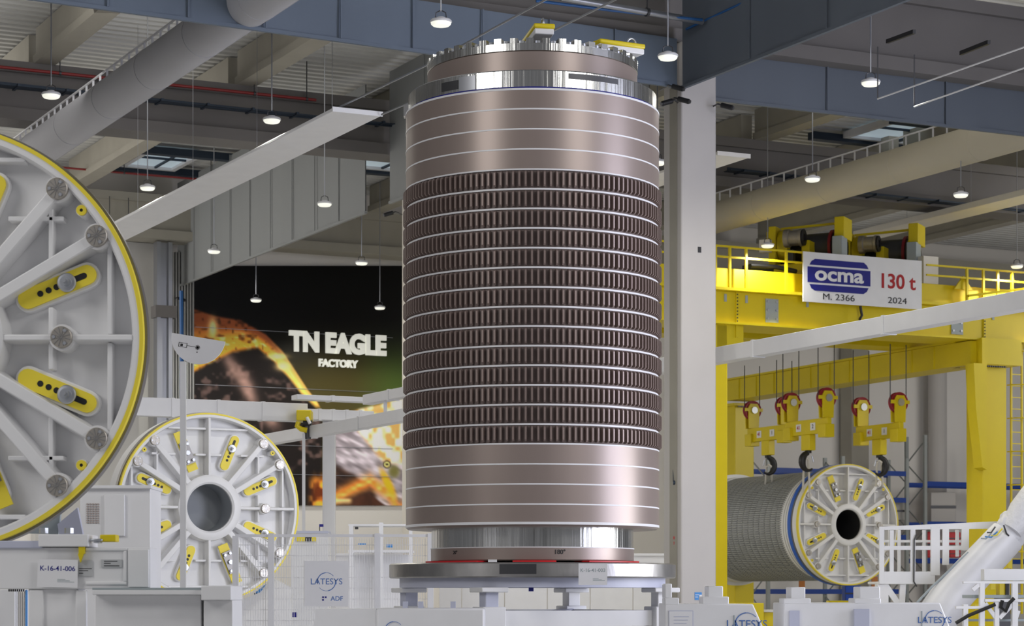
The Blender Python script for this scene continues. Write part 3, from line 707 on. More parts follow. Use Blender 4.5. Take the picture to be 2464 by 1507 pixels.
for k in range(11):
    c = p0+sd*(1.3+k*.85)
    for s_ in (1,): mb = MB(); mb.bar(c+sw*.36*s_+UP*gz0, c+sw*.36*s_+UP*gz1, .02, .03, sd); mb.build('stiffener', M_YEL, sg)
# legs
def crane_leg(c, w, zt, cap=True):
    mb = MB(); mb.box((c.x-w, c.y-w*.9, 0), (c.x+w, c.y+w*.9, zt)); lg = mb.build('leg', M_YEL, CR, bevel=.02)
    if cap:
        mb = MB(); mb.box((c.x-w-.08, c.y-w-.08, zt-.04), (c.x+w+.08, c.y+w+.08, zt+.03)); mb.build('leg_flange', M_YEL, lg)
        mb = MB()
        for k in range(9): mb.box((c.x-w+.05+k*.06, c.y-w-.07, zt-.075), (c.x-w+.09+k*.06, c.y-w-.04, zt-.04))
        mb.build('flange_bolts', M_DARK, lg)
crane_leg(lb_+Vector((.12, .25, 0)), .33, gz0+.02)
crane_leg(ld+Vector((.1, .1, 0)), .30, CZ+5.0)
cA = Vector((.02, .3, 0)); mb = MB(); mb.box((-.28, .0, 0), (.16, .6, z1-.04)); mb.build('leg', M_YEL, CR, bevel=.02)
mb = MB(); mb.box((-.1, .0, z1-.55), (.55, .6, z1-.04)); mb.build('leg_head', M_YEL, CR)
mb = MB(); mb.box((lb_.x-.35, lb_.y-.2, gz0), (lb_.x+.75, lb_.y+.8, z1)); mb.build('leg_head', M_YEL, CR)
mb = MB(); q0 = lb_+Vector((-.26, -.1, 0)); mb.prism([(-.36, 0), (0, 0), (0, -2.35), (-.12, -2.3), (-.3, -1.0)], -.15, .15, Matrix.Translation(q0+UP*gz0) @ ROTF); mb.build('cable_guide', M_YEL, CR)
# sills
mb = MB(); mb.bar(lo(A)+UP*.55+Vector((0, -.5, 0)), ld+UP*.55+Vector((0, .8, 0)), .5, 1.0); mb.build('sill_beam', M_YEL, CR)
# ladder with cage on right leg
t2 = thing('access_ladder', 'yellow caged ladder beside the right crane leg', 'ladder', Fuv(onpx(B+D2*.2, D1, 2446)))
for s_ in (-1, 1): mb = MB(); mb.bar((s_*.15, 0, 1.2), (s_*.15, 0, CZ+6.0), .04, .04); mb.build('stile', M_YEL, t2)
for k in range(24): mb = MB(); mb.bar((-.15, 0, 1.4+k*.26), (.15, 0, 1.4+k*.26), .02, .02); mb.build('rung', M_YEL, t2)
for k in range(7):
    mb = MB(); mb.path([(.26*math.cos(a), -.26+.3*math.sin(a) if False else -.3*math.sin(a), 2.6+k*.75) for a in [i*PI/8 for i in range(9)]], .016, 6); mb.build('cage_hoop', M_YEL, t2)
# sign
sA = onpx(A-D2*.24, D1, 1933); sB = onpx(A-D2*.24, D1, 2218); sw_ = (sB-sA).length; sh = 1.06
Ms = frame(Vector((sA.x, sA.y, CZ+6.20+sh/2)), D1, UP)
t2 = thing('crane_sign', 'white crane sign with blue ocma logo and red 130 t', 'sign', Ms)
MB().box((0, -sh/2, -.03), (sw_, sh/2, 0)).build('panel', M_WHITE, t2)
px = lambda x, y: ((x-565)/1715*sw_, (1-(y-(620+(x-565)*.085))/712)*sh-sh/2)
lx0, lx1 = .105, 1.72
mb = MB(); cx = (lx0+lx1)/2
mb.box((lx0, -.11, .0), (lx1, .22, .006))
mb.prism([(lx0+.05, .26), (lx1-.05, .26), (lx1-.09, .33), (lx1-.17, .39), (lx0+.19, .39), (lx0+.10, .34)], 0, .006)
mb.prism([(lx1-.05, -.15), (lx0+.05, -.15), (lx0+.10, -.24), (lx0+.19, -.285), (lx1-.18, -.285), (lx1-.09, -.23)], 0, .006); mb.build('logo', M_LOGO, t2)
mb = MB(); text(mb, 'ocma', .42, Matrix.Translation((cx, .075, .008)), .028, .004, 'CENTER', 1.36); mb.build('logo_letters', M_WHITE, t2)
mb = MB(); text(mb, '130 t', .44, Matrix.Translation((2.42, .02, .004)), .018, .004, 'CENTER', 1.05); mb.build('load_letters', M_INKR, t2)
mb = MB(); text(mb, 'M. 2366', .19, Matrix.Translation((.90, -.40, .004)), .0, .003, 'CENTER', 1.35); mb.build('number_letters', M_INK, t2); mb = MB(); text(mb, '2024', .19, Matrix.Translation((2.43, -.38, .004)), .0, .003, 'CENTER', 1.35); mb.build('year_letters', M_INK, t2)
cable('hanging_cable', [onpx(A-D2*.15, D1, 2070)+UP*(CZ+6.2), onpx(A-D2*.15, D1, 2074)+UP*(CZ+6.0), onpx(A-D2*.15, D1, 2068)+UP*(CZ+5.9)], .03, M_BLACK, 'short black cable hanging below the crane sign')
# hoists
def hoist(px, lb):
    c = onpx(A+D2*1.3, D1, px); c.z = CZ+7.2
    M = Fuv(c); M = M @ Matrix.Rotation(math.radians(-52), 4, 'Z')
    t = thing('hoist', lb, 'hoist', M)
    MB().box((-.95, -.55, -.16), (.95, .55, .0)).build('base_frame', M_YEL, t, bevel=.01)
    X = Matrix.Rotation(PI/2, 4, 'Y')
    dm = Matrix.Translation((0, .35, .42)) @ X
    mb = MB(dm); mb.lathe([(.34, -.62), (.34, .85)], 32); mb.build('drum', M_DARK, t)
    for x in (-.60, .62): mb = MB(dm); mb.ring(.2, .40, x-.03, x+.03, 32); mb.build('drum_flange', M_DKRED, t)
    mb = MB(dm); mb.disc(.36, .70, .80, 32); mb.build('end_disc', M_YEL, t)
    MB().box((-.62, -.45, 0), (-.46, -.1, .86)).box((-.9, .2, .6), (-.5, .35, .86)).build('side_frame', M_YEL, t, bevel=.01)
    MB().box((.10, -.35, 0), (.28, .25, .52)).build('drum_support', M_YEL, t, bevel=.01)
    MB().box((.78, -.15, .55), (1.0, .45, 1.02)).build('post_head', M_YEL, t, bevel=.01)
    MB().box((.78, -.3, .0), (1.0, .1, .58)).build('grey_cabinet', M_CABG, t, bevel=.01)
    MB().box((-.78, -.62, .28), (-.54, -.45, .56)).build('junction_box', M_CREAM, t, bevel=.01)
    gm = Matrix.Translation((-.28, -.1, .46)) @ X
    mb = MB(gm); mb.lathe([(0, -.16), (.34, -.16), (.36, -.1), (.36, .08), (.2, .1)], 28); mb.build('gearbox', M_YEL, t)
    mm_ = Matrix.Translation((-.2, -.5, .56)) @ X
    mb = MB(mm_); mb.lathe([(0, -.02), (.2, -.02), (.2, .08), (.17, .1), (.17, .30), (.19, .32), (.19, .38), (0, .38)], 24); mb.build('motor', M_BOLT, t)
    mb = MB(mm_); mb.lathe([(0, .38), (.18, .385), (.18, .42), (.08, .42), (.08, .40), (0, .40)], 24); mb.build('fan_cover', M_BLACK, t)
    MB().box((-.15, -.62, .0), (.0, -.45, .3)).build('brake_unit', M_DARK, t, bevel=.01)
    for x in (.36, .5, .62): mb = MB(); mb.disc(.07, 0, .14, 12, Matrix.Translation((x, -.5, 0))); mb.build('rope_roller', M_WHITE, t)
    mb = MB(); mb.bar((-.6, .35, .92), (.9, .35, .96), .06, .05); mb.build('tie_bar', M_YEL, t)
hoist(1930, 'yellow rope hoist standing left on the crane girder')
hoist(2108, 'yellow rope hoist standing right on the crane girder')
# hook blocks
def hook_block(px, py, Y, lb, flip=1, zr=CZ+5.6, num='1'):
    c = P(px, py, Y); t = thing('hook_block', lb, 'hook block', Fuv(c))
    h = .17
    MB().box((-.06, -.85, -h), (.06, .85, h)).build('traverse', M_YEL, t, bevel=.01)
    for y in (-.72, .72):
        mb = MB(); G = Matrix.Translation((0, y, .62)) @ ROTF
        mb.lathe([(0, -.05), (.2, -.05), (.235, -.06), (.235, -.035), (.20, 0), (.235, .035), (.235, .06), (.2, .05), (0, .05)], 32, G); s_ = mb.build('sheave', M_DKRED, t, 'dark red sheave')
        mb = MB(); mb.prism([(-.14, -.45), (.14, -.45), (.16, .06), (.10, .16), (-.10, .16), (-.16, .06)], .06, .09, G); mb.prism([(-.14, -.45), (.14, -.45), (.16, .06), (.10, .16), (-.10, .16), (-.16, .06)], -.09, -.06, G)
        mb.box((-.25, -.03, .06), (.25, .05, .10), G); mb.build('sheave_bracket', M_YEL, t)
        mb = MB(); mb.disc(.085, .09, .13, 20, G); mb.build('axle_cap', M_ZINC, t)
        MB().box((-.13, y-.14, -h-.10), (.13, y+.14, -h+.2)).build('end_block', M_YEL, t, bevel=.01)
        for x in (-.22, .22):
            mb = MB(); mb.path([(x, y, .62), (x, y, zr-c.z)], .011, 6); mb.build('rope', M_DARK, t)
    # printed plates on the face that shows
    for yy, tx, mt_ in ((.30, '41', M_INKR), (-.28, num, M_INK)):
        mb = MB(); M2 = frame(Vector((-.064, -yy*-1 if False else yy, .0)), Vector((0, -1, 0)), UP)
        mb.box((-.1, -.085, 0), (.1, .085, .006), M2); p = mb.build('number_plate', M_PAPER, t)
        mb = MB(); text(mb, tx, .13, M2 @ Matrix.Translation((0, 0, .007)), .02, .002); mb.build('plate_digits', mt_, p)
    MB().box((-.09, -.17, -h-.36), (.09, .17, -h)).build('hook_yoke', M_YEL, t, bevel=.015)
    mb = MB(); mb.path([(0, 0, -h-.02), (0, 0, -h-.42)], .075, 12); mb.build('hook_shank', M_BLACK, t)
    pts = []; rs = []
    for i in range(15):
        a = PI/2 - i*(1.22*PI)/14
        pts.append((flip*(.0+.17*math.cos(a)), 0, -h-.62+.20*math.sin(a))); rs.append(.05+.035*math.sin(min(1, i/10)*PI)-.03*max(0, (i-10)/4))
    mb = MB(); mb.path(pts, rs, 12); mb.build('hook', M_BLACK, t)
    mb = MB(); mb.path([(-flip*.10, 0, -h-.48), (-flip*.14, 0, -h-.62)], .018, 8); mb.build('safety_latch', M_ZINC, t)
    return t
hook_block(1848, 1044, 55.0, 'leftmost yellow hook block with red sheaves', 1, CZ+5.66, '1')
hook_block(1945, 1029, 51.5, 'middle yellow hook block, nearest the column of the two overlapping', -1, CZ+5.66, '2')
hook_block(2116, 1040, 51.5, 'rightmost yellow hook block above the white cask cover', 1, CZ+5.66, '1')
for x, Y, y0, y1, lb in ((1850, 55, 1122, 1165, 'white sling hanging on the left hook'), (1940, 51.5, 1105, 1185, 'white sling hanging on the middle hook'), (2116, 51.5, 1112, 1170, 'white sling hanging on the right hook')):
    mb = MB(); a = P(x-5, y0, Y); b = P(x-8, y1, Y+.8); a2 = P(x+5, y0, Y); b2 = P(x+8, y1, Y+.8); m_ = (a+a2)/2+Vector((0, 0, .03))
    mb.path([b, a, m_, a2, b2], .025, 8); single(mb, 'lifting_sling', M_CREAM, lb, 'sling')

# ================================================================== WHITE RAILS
def railbeam(pts, w, h, mt, label, name='overhead_rail', seams=2):
    a, b = Vector(pts[0]), Vector(pts[1])
    t = thing(name, label, 'rail', Matrix.Translation(a)); d = b-a
    mb = MB(); mb.bar((0, 0, 0), d, w, h); mb.build('beam', mt, t, bevel=.008)
    for k in range(seams):
        q = d*((k+1)/(seams+1)); n = d.normalized()*.03
        mb = MB(); mb.bar(q-n, q+n, w+.02, h+.02); mb.build('joint_sleeve', mt, t)
    return t
a = P(1600, 0, 38.4); a = Vector((P(1725, 0, 36.6).x, 36.6, CZ+3.88)); 
railbeam((onpx(a, D2, 1560), onpx(a, D2, 2520)), .22, .255, M_RAIL, 'long white crane rail from the column up to the right edge')
def flatbeam(px, Y, z, w, s0, s1, mt, label, h=.05):
    c = P(px, 0, Y); c.z = z
    t = thing('overhead_beam', label, 'beam', frame(c, D1, D2))
    MB().box((-w/2, s0, 0), (w/2, s1, h)).build('box_beam', mt, t, bevel=.01)
    MB().box((-w/2-.01, s0-.02, -.01), (w/2+.01, s0, h+.01)).build('end_cap', mt, t)
    for k in range(4):
        s_ = s0+(s1-s0)*(k+.3)/4
        mb = MB(); mb.path([(0, s_, h), (0, s_, 12.3-z)], .004, 6); mb.build('hanger_wire', M_PIPE, t)
flatbeam(860, 32.4, CZ+6.94, .76, 0, 13, mat('white_beam_enamel', L(.80, .80, .82), .4), 'broad white overhead beam slanting down left to the big disc')
flatbeam(1765, 37.0, CZ+7.22, .62, 0, 10, M_CREAM, 'beige-lit white overhead beam with its tip just right of the column')  # white beam; the beige light on it is put into the cream colour
flatbeam(2240, 52.0, CZ+8.62, .72, -7, 2.6, M_CREAM, 'cream overhead beam passing behind the hoists at the right', .14)
a = Vector((P(340, 0, 41).x, 41, CZ+3.42)); railbeam((onpx(a, D1, 300), onpx(a, D1, 735)), .24, .34, M_RAIL, 'left white crane rail crossing in front of the mural', seams=3)
a = Vector((P(735, 0, 42.5).x, 42.5, CZ+3.40)); railbeam((onpx(a, D1, 730), onpx(a, D1, 893)), .3, .20, M_RAIL, 'short white rail piece with bolted joints left of the cask', seams=4)
a = Vector((P(950, 0, 38.6).x, 38.6, CZ+3.04)); railbeam((onpx(a, D2, 640), onpx(a, D2, 1010)), .2, .215, M_RAIL, 'white crane rail running down left behind the middle disc')
a = Vector((P(950, 0, 38.6).x, 38.6, CZ+3.43)); t = railbeam((onpx(a, D2, 885), onpx(a, D2, 1010)), .2, .17, M_RAIL, 'upper white rail stub entering left of the cask', seams=1)
for k in (.35, .9):
    q = (onpx(a, D2, 1010)-onpx(a, D2, 885))*k; mb = MB(); mb.bar(q+UP*-.08, q+UP*-.29, .06, .06); mb.build('spacer', M_RAIL, t)
a = Vector((P(735, 0, 41.5).x, 41.5, CZ+3.63)); railbeam((onpx(a, D1, 708), onpx(a, D1, 880)), .3, .09, M_RAIL, 'thin white rail strip on top of the bolted rail piece', seams=1)
mb = MB(); mb.box((P(776, 0, 42.8).x, 42.8, 0), (P(806, 0, 42.8).x, 43.05, CZ+3.3)); single(mb, 'rail_post', M_RAIL, 'white square post holding the crane rail before the mural', 'post', bevel=.01)
mb = MB(); mb.box((P(727, 0, 41.9).x, 41.9, 0), (P(734, 0, 41.9).x, 41.96, CZ+3.0)); single(mb, 'cable_post', M_RAIL, 'thin white post below the small yellow hoist', 'post')
c = P(732, 1003, 41.98)
t = thing('chain_hoist', 'small yellow chain hoist hanging on the white rail', 'hoist', Matrix.Translation(c))
MB().box((-.14, -.1, -.08), (.14, .32, .12)).build('trolley', M_YEL, t, bevel=.02)
mb = MB(); mb.path([(-.1, -.05, -.1), (-.13, -.05, -.18), (-.05, -.05, -.24), (.06, -.05, -.26)], .05, 10); mb.build('arm', M_YEL, t)
mb = MB(); mb.path([(-.02, .02, -.12), (.14, .02, -.14)], .09, 14); mb.build('motor', M_BLACK, t)
mb = MB(); mb.path([(.05, 0, -.18), (.07, 0, -.42)], .06, 12); mb.build('chain_bag', M_DARK, t)
mb = MB(); mb.path([(.06, -.12, -.02), (.12, -.12, -.14)], .03, 8); mb.build('buffer', M_WHITE, t)

# ================================================================== MURAL + LETTERS
import numpy as np
wall_base = UV(0, 25.52, 0)
def make_mural():
    x0, x1, y0, y1 = 458, 975, 640, 1217
    pa = onpx(wall_base, D1, x0); pb = onpx(wall_base, D1, x1)
    nx, ny = 200, 225
    rng = np.random.RandomState(3)
    g = [rng.rand(64, 64) for _ in range(4)]
    def noise(x, y, k):
        xi = np.floor(x).astype(int); yi = np.floor(y).astype(int); fx = x-xi; fy = y-yi
        fx = fx*fx*(3-2*fx); fy = fy*fy*(3-2*fy); G = g[k]
        a = G[xi % 64, yi % 64]; b = G[(xi+1) % 64, yi % 64]; c = G[xi % 64, (yi+1) % 64]; d = G[(xi+1) % 64, (yi+1) % 64]
        return (a*(1-fx)+b*fx)*(1-fy)+(c*(1-fx)+d*fx)*fy
    X, Yp = np.meshgrid(np.linspace(x0, x1, nx), np.linspace(y0, y1, ny))
    ss = lambda v, a, b: np.clip((v-a)/(b-a), 0, 1)**2*(3-2*np.clip((v-a)/(b-a), 0, 1))
    col = lambda r, g_, b: np.array([r, g_, b], float)
    C = np.zeros(X.shape+(3,))+col(3, 3, 3)
    gr = ss(Yp, 760, 930)*ss(X, 560, 760)
    C = C*(1-gr[..., None])+gr[..., None]*(col(58, 52, 26)+(col(62, 78, 34)-col(58, 52, 26))*ss(X, 830, 960)[..., None])
    up = np.interp(X, [458, 520, 580, 640, 680, 710, 740, 762, 800], [742, 762, 772, 806, 846, 892, 938, 966, 1030])
    lw_ = np.interp(X, [458, 500, 560, 620, 660, 700, 726, 760], [902, 878, 848, 838, 872, 916, 950, 980])
    # dark body of the wing
    body = ss(Yp-lw_, -6, 6)*(1-ss(X-np.interp(Yp, [640, 960, 1000, 1220], [700, 735, 775, 775]), -4, 6))
    nb = noise(X/26, Yp/18, 0)*.6+noise(X/9, Yp/9, 1)*.4
    bc = col(24, 20, 19)+(col(78, 62, 58)-col(24, 20, 19))*ss(nb, .55, .85)[..., None]
    C = C*(1-body[..., None])+bc*body[..., None]
    # pink grey feathers inside
    for cx, cy, rx, ry in ((556, 878, 16, 34), (590, 920, 18, 30), (600, 950, 14, 26), (650, 1010, 20, 22)):
        m = np.exp(-(((X-cx-(Yp-cy)*.45)/rx)**2+((Yp-cy)/ry)**2))*(.6+.4*nb)
        C = C*(1-m[..., None])+col(150, 118, 108)*m[..., None]
    # glowing leading edge
    wing = ss(Yp-up, -5, 4)*(1-ss(Yp-lw_, -10, 6))
    d = (Yp-up)/np.maximum(lw_-up, 1)
    st = noise(X/15+Yp/30, (Yp-up)/7, 2); st2 = noise(X/8, Yp/8, 3)
    wc = col(120, 62, 34)+(col(236, 150, 50)-col(120, 62, 34))*ss(d, .15, .6)[..., None]
    wc = wc+(col(255, 222, 130)-wc)*(ss(st, .55, .9)*ss(d, .3, .6))[..., None]
    wc = wc+(col(40, 20, 10)-wc)*(ss(st2, .6, .95)*.7*(1-ss(X, 620, 690)))[..., None]
    wc = wc+(col(250, 190, 96)-wc)*(ss(X, 640, 700)*.7)[..., None]
    C = C*(1-wing[..., None])+wc*wing[..., None]
    for cx, cy, rx, ry in ((512, 790, 10, 22), (668, 858, 22, 7), (680, 882, 16, 10)):
        m = np.exp(-(((X-cx)/rx)**2+((Yp-cy)/ry)**2)); C = C*(1-m[..., None])+col(255, 216, 140)*m[..., None]
    # lower left: dark with an orange flame of feathers
    m = ss(X, 735, 765)*ss(Yp, 1130, 1170)*(1-ss(X, 776, 784)); fl = noise(X/9, Yp/16, 1)
    C = C*(1-m[..., None])+(col(90, 40, 18)+(col(250, 150, 50)-col(90, 40, 18))*ss(fl, .3, .7)[..., None])*m[..., None]
    # head of the bird
    hd = ss(X, 792, 800)*ss(Yp-np.interp(X, [800, 860, 975], [1010, 985, 955]), -4, 8)
    fe = noise((X+Yp*.6)/24, (Yp-X*.5)/7, 0)
    hc = col(92, 84, 88)+(col(186, 176, 184)-col(92, 84, 88))*fe[..., None]
    m = ss(X-np.interp(Yp, [960, 1040, 1110, 1220], [800, 862, 918, 990]), -8, 14)*ss(1125-Yp, 0, 20)
    hc = hc*(1-m[..., None])+(col(190, 140, 78)+(col(246, 226, 186)-col(190, 140, 78))*ss(noise(X/11, Yp/15, 2), .2, .7)[..., None])*m[..., None]
    m = ss(Yp-np.interp(X, [800, 850, 900], [1112, 1140, 1175]), -6, 10)*(1-ss(X, 895, 915)); hc = hc*(1-m[..., None])+(col(30, 22, 20)+col(40, 28, 22)*fe[..., None])*m[..., None]
    ob = np.exp(-(((Yp-np.interp(X, [800, 850, 890, 930, 960], [1200, 1175, 1158, 1185, 1225]))/17)**2)); hc = hc*(1-ob[..., None])+(col(206, 110, 40)+col(40, 60, 40)*noise(X/12, Yp/8, 3)[..., None])*ob[..., None]
    m = ss(Yp-np.interp(X, [800, 850, 885, 930], [1222, 1196, 1182, 1215]), 0, 8)*(1-ss(X-np.interp(Yp, [1180, 1220], [905, 935]), -4, 6)); hc = hc*(1-m[..., None])+(col(44, 28, 22)+col(30, 16, 10)*nb[..., None])*m[..., None]
    m = ss(1240-Yp-X*.0, 20, 40)*ss(Yp, 1196, 1206)*(1-ss(X, 838, 852)); hc = hc*(1-m[..., None])+col(238, 196, 130)*m[..., None]
    m = np.exp(-(((X-934-(Yp-1165)*.45)/11)**2+((Yp-1165)/36)**2)**2); hc = hc*(1-m[..., None])+col(206, 150, 30)*m[..., None]
    m = np.exp(-(((X-948)/14)**2+((Yp-1135)/16)**2)**2); hc = hc*(1-m[..., None])+col(96, 92, 50)*m[..., None]
    for rr, cc in ((10, col(60, 50, 34)), (7, col(200, 180, 110)), (3.2, col(12, 10, 8))):
        m = ss(rr-np.hypot(X-931, Yp-1118), -1, 1.5); hc = hc*(1-m[..., None])+cc*m[..., None]
    C = C*(1-hd[..., None])+hc*hd[..., None]
    lin = lambda c: np.where(c/255 > .04045, ((c/255+.055)/1.055)**2.4, c/255/12.92)
    A_ = np.clip(lin(np.clip(C, 0, 255))*2.2, 0, .95)
    zs = []
    v = []
    for j in range(ny):
        for i in range(nx):
            p = onpx(wall_base, D1, float(X[j, i])); v.append(Vector((p.x, p.y, CZ+(HOR-float(Yp[j, i]))/F*p.y)))
    f = [(j*nx+i, (j+1)*nx+i, (j+1)*nx+i+1, j*nx+i+1) for j in range(ny-1) for i in range(nx-1)]
    m = bpy.data.materials.new('printed_mural'); m.use_nodes = True; b = m.node_tree.nodes['Principled BSDF']
    at = m.node_tree.nodes.new('ShaderNodeVertexColor'); at.layer_name = 'print'
    m.node_tree.links.new(at.outputs['Color'], b.inputs['Base Color']); b.inputs['Roughness'].default_value = .3; b.inputs['Specular IOR Level'].default_value = .22
    t = thing('eagle_mural', 'large printed eagle mural in black and orange on the back wall', 'mural', Fuv(Vector((pa.x, pa.y, 2.0))))
    mb = MB(); mb.add(v, f); o = mb.build('print', m, t, world=True)
    ca = o.data.color_attributes.new('print', 'FLOAT_COLOR', 'POINT')
    buf = np.ones((nx*ny, 4)); buf[:, :3] = A_.reshape(-1, 3); ca.data.foreach_set('color', buf.ravel())
    for y in (797, 935, 1075, 1146):
        mb = MB(); a = onpx(wall_base-D2*.02, D1, 470); b2 = onpx(wall_base-D2*.02, D1, 945)
        a.z = CZ+(HOR-y+10)/F*a.y; b2.z = a.z; mb.bar(a, b2, .008, .010); mb.build('joint_streak', M_PIPE, t, world=True)  # pale metal lines stand in for specular streaks along the panel joints
make_mural()
def wall_text(s, px, py, h, lb, boldness, sx):
    p = onpx(wall_base-D2*.06, D1, px); p.z = CZ+(HOR-py)/F*p.y
    t = thing('wall_lettering', lb, 'lettering', frame(p, D1, UP))
    mb = MB(); text(mb, s, h, Matrix.Identity(4), boldness, .035, 'CENTER', sx); mb.build('letters', M_LETTER, t)
wall_text('TN EAGLE', 814, 829, .70, 'big white TN EAGLE letters on the dark mural', .055, .86)
wall_text('FACTORY', 813, 876, .27, 'small white FACTORY letters under the big lettering', .04, .92)

# ================================================================== LEFT FOREGROUND
Y1 = 14.7
t = thing('cover_cradle', 'white steel cradle under the huge left disc', 'cradle', Matrix.Translation((P(140, 0, Y1).x, Y1, 0)))
def cp(name, mt, *boxes, label=None, bevel=.006):
    mb = MB()
    for b in boxes: mb.pbox(*b)
    return mb.build(name, mt, t, label, world=True, bevel=bevel)
cp('beam', M_WHITE, (-160, 1318, 362, 1418, Y1, .28))
cp('upper_ledge', M_LAV, (-160, 1302, 100, 1320, Y1-.02, .3))
cp('top_plate', M_WHITE, (92, 1286, 212, 1316, Y1-.05, .35))
cp('panel_frame', M_WHITE, (205, 1318, 305, 1326, Y1-.012, .02), (297, 1326, 305, 1400, Y1-.012, .02), (205, 1400, 305, 1408, Y1-.012, .02))
cp('end_panel', M_WHITE, (308, 1322, 358, 1414, Y1-.02, .03))
for x, lb in ((105, 0), (166, 0)):
    mb = MB(); a = P(x, 1284, Y1+.1)
    mb.disc(.03, 0, .035, 6, Matrix.Translation(a)); mb.build('holding_nut', M_ZINC, t, world=True)
mb = MB(); p = [P(138, 1262, 15.55), P(186, 1222, 15.55), P(199, 1286, 15.55), P(142, 1286, 15.55)]; mb.add(p+[x+Vector((0, .05, 0)) for x in p], [(0,1,2,3),(7,6,5,4),(0,4,5,1),(1,5,6,2),(2,6,7,3),(3,7,4,0)]); mb.build('gusset', M_LAV, t, world=True)
mb = MB(); p = [P(60, 1284, 15.6), P(100, 1240, 15.6), P(145, 1235, 15.6), P(140, 1286, 15.6)]; mb.add(p+[x+Vector((0, .05, 0)) for x in p], [(0,1,2,3),(7,6,5,4),(0,4,5,1),(1,5,6,2),(2,6,7,3),(3,7,4,0)]); mb.build('gusset', M_CABG, t, world=True)
cp('yellow_stop', M_YEL, (240, 1287, 279, 1304, Y1, .12), label='yellow stop block')
cp('stop_clamp', M_ZINC, (216, 1297, 246, 1303, Y1-.03, .1), (224, 1303, 240, 1307, Y1-.03, .1))
mb = MB(); mb.pbox(189, 1310, 203, 1333, Y1-.04, .04); a = P(187, 1333, Y1-.04); b = P(201, 1333, Y1-.04); c = P(193, 1354, Y1-.04)
mb.add([a, b, c, a+Vector((0, .03, 0)), b+Vector((0, .03, 0)), c+Vector((0, .03, 0))], [(0, 2, 1), (3, 4, 5), (0, 1, 4, 3), (1, 2, 5, 4), (2, 0, 3, 5)]); mb.build('yellow_pointer', M_YEL, t, 'yellow pointer tab', world=True)
pl = cp('data_plate', M_CABG, (188, 1349, 222, 1387, Y1-.008, .008), bevel=0); pl.data.materials[0] = mat('plate_grey', L(.5, .51, .52), .4)
cp('data_plate', pl.data.materials[0], (243, 1347, 293, 1366, Y1-.008, .008), bevel=0)
for i, (x0, x1, y) in enumerate(((250, 282, 1351), (250, 266, 1356), (250, 287, 1362), (190, 221, 1369), (190, 212, 1374), (190, 200, 1380))):
    cp('plate_text', M_DARK, (x0, y-.9, x1, y+.9, Y1-.0095, .002), bevel=0)
cp('pillar', M_WHITE, (68, 1418, 188, 1900, Y1+.02, .25)); cp('pillar_edge', M_WHITE, (70, 1421, 104, 1520, Y1-.0, .04)); cp('pillar_edge', M_WHITE, (182, 1421, 208, 1520, Y1-.0, .04))
cp('pillar', M_WHITE, (-260, 1418, -140, 1900, Y1+.02, .25))
card(90, 1347, 187, 1414, Y1-.03, 'label_card', 'K-16-41-006', 'white label card reading K-16-41-006 on the left cradle', -1.2, M_LOGO)
t = thing('support_box', 'white box beam with a dark lip right of the cradle pillar', 'support', Matrix.Translation((P(380, 0, 14.2).x, 14.2, 0)))
cp('body', M_WHITE, (228, 1432, 484, 2050, 14.2, .5)); cp('lip', M_WHITE, (222, 1420, 486, 1432, 14.1, .6)); cp('lip_edge', M_CABG, (222, 1415, 486, 1420, 14.1, .6), bevel=0)
cp('end_plate', M_WHITE, (484, 1410, 556, 1445, 14.05, .6)); cp('end_body', M_WHITE, (490, 1445, 560, 2050, 14.15, .5))
t = thing('mesh_cage', 'small wire cage with blue edge at the lower left picture corner', 'cage', Matrix.Translation((P(40, 0, 17).x, 17, 0)))
cp('housing', M_WHITE, (-90, 1419, 36, 1900, 17.2, .6)); cp('blue_post', M_SHEETBLUE, (60, 1420, 65, 1900, 17, .03), label='blue post')
cp('rear_sheet', M_CREAM, (36, 1424, 60, 1900, 17.3, .02))
mb = MB()
for k in range(8): mb.pbox(20+k*5, 1417, 22.6+k*5, 1424, 16.98, .02)
mb.build('dark_slots', M_BLACK, t, world=True)
mb = MB()
for k in range(5): mb.pbox(38+k*5, 1424, 38.9+k*5, 1800, 17.02, .006)
mb.build('wires', M_DARK, t, world=True)
# electric cabinet with grille behind disc
t = thing('control_cabinet', 'white control cabinet with perforated panels behind the big disc', 'cabinet', Matrix.Translation((P(280, 0, 20).x, 20, 0)))
cp('body', M_WHITE, (192, 1172, 362, 1880, 20, .6))
mb = MB()
for i in range(5):
    for k in range(9): mb.pbox(208+i*6.4, 1212+k*5.6, 212+i*6.4, 1215+k*5.6, 19.99, .015)
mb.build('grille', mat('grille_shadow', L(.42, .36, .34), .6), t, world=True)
mb = MB()
for k in range(12): mb.pbox(276, 1208+k*4.6, 283, 1210.5+k*4.6, 19.99, .015)
mb.build('vent_slots', M_CABG, t, world=True)
cp('door', M_WHITE, (250, 1190, 300, 1290, 19.97, .03)); cp('top_edge', M_WHITE, (190, 1168, 364, 1176, 19.95, .66))

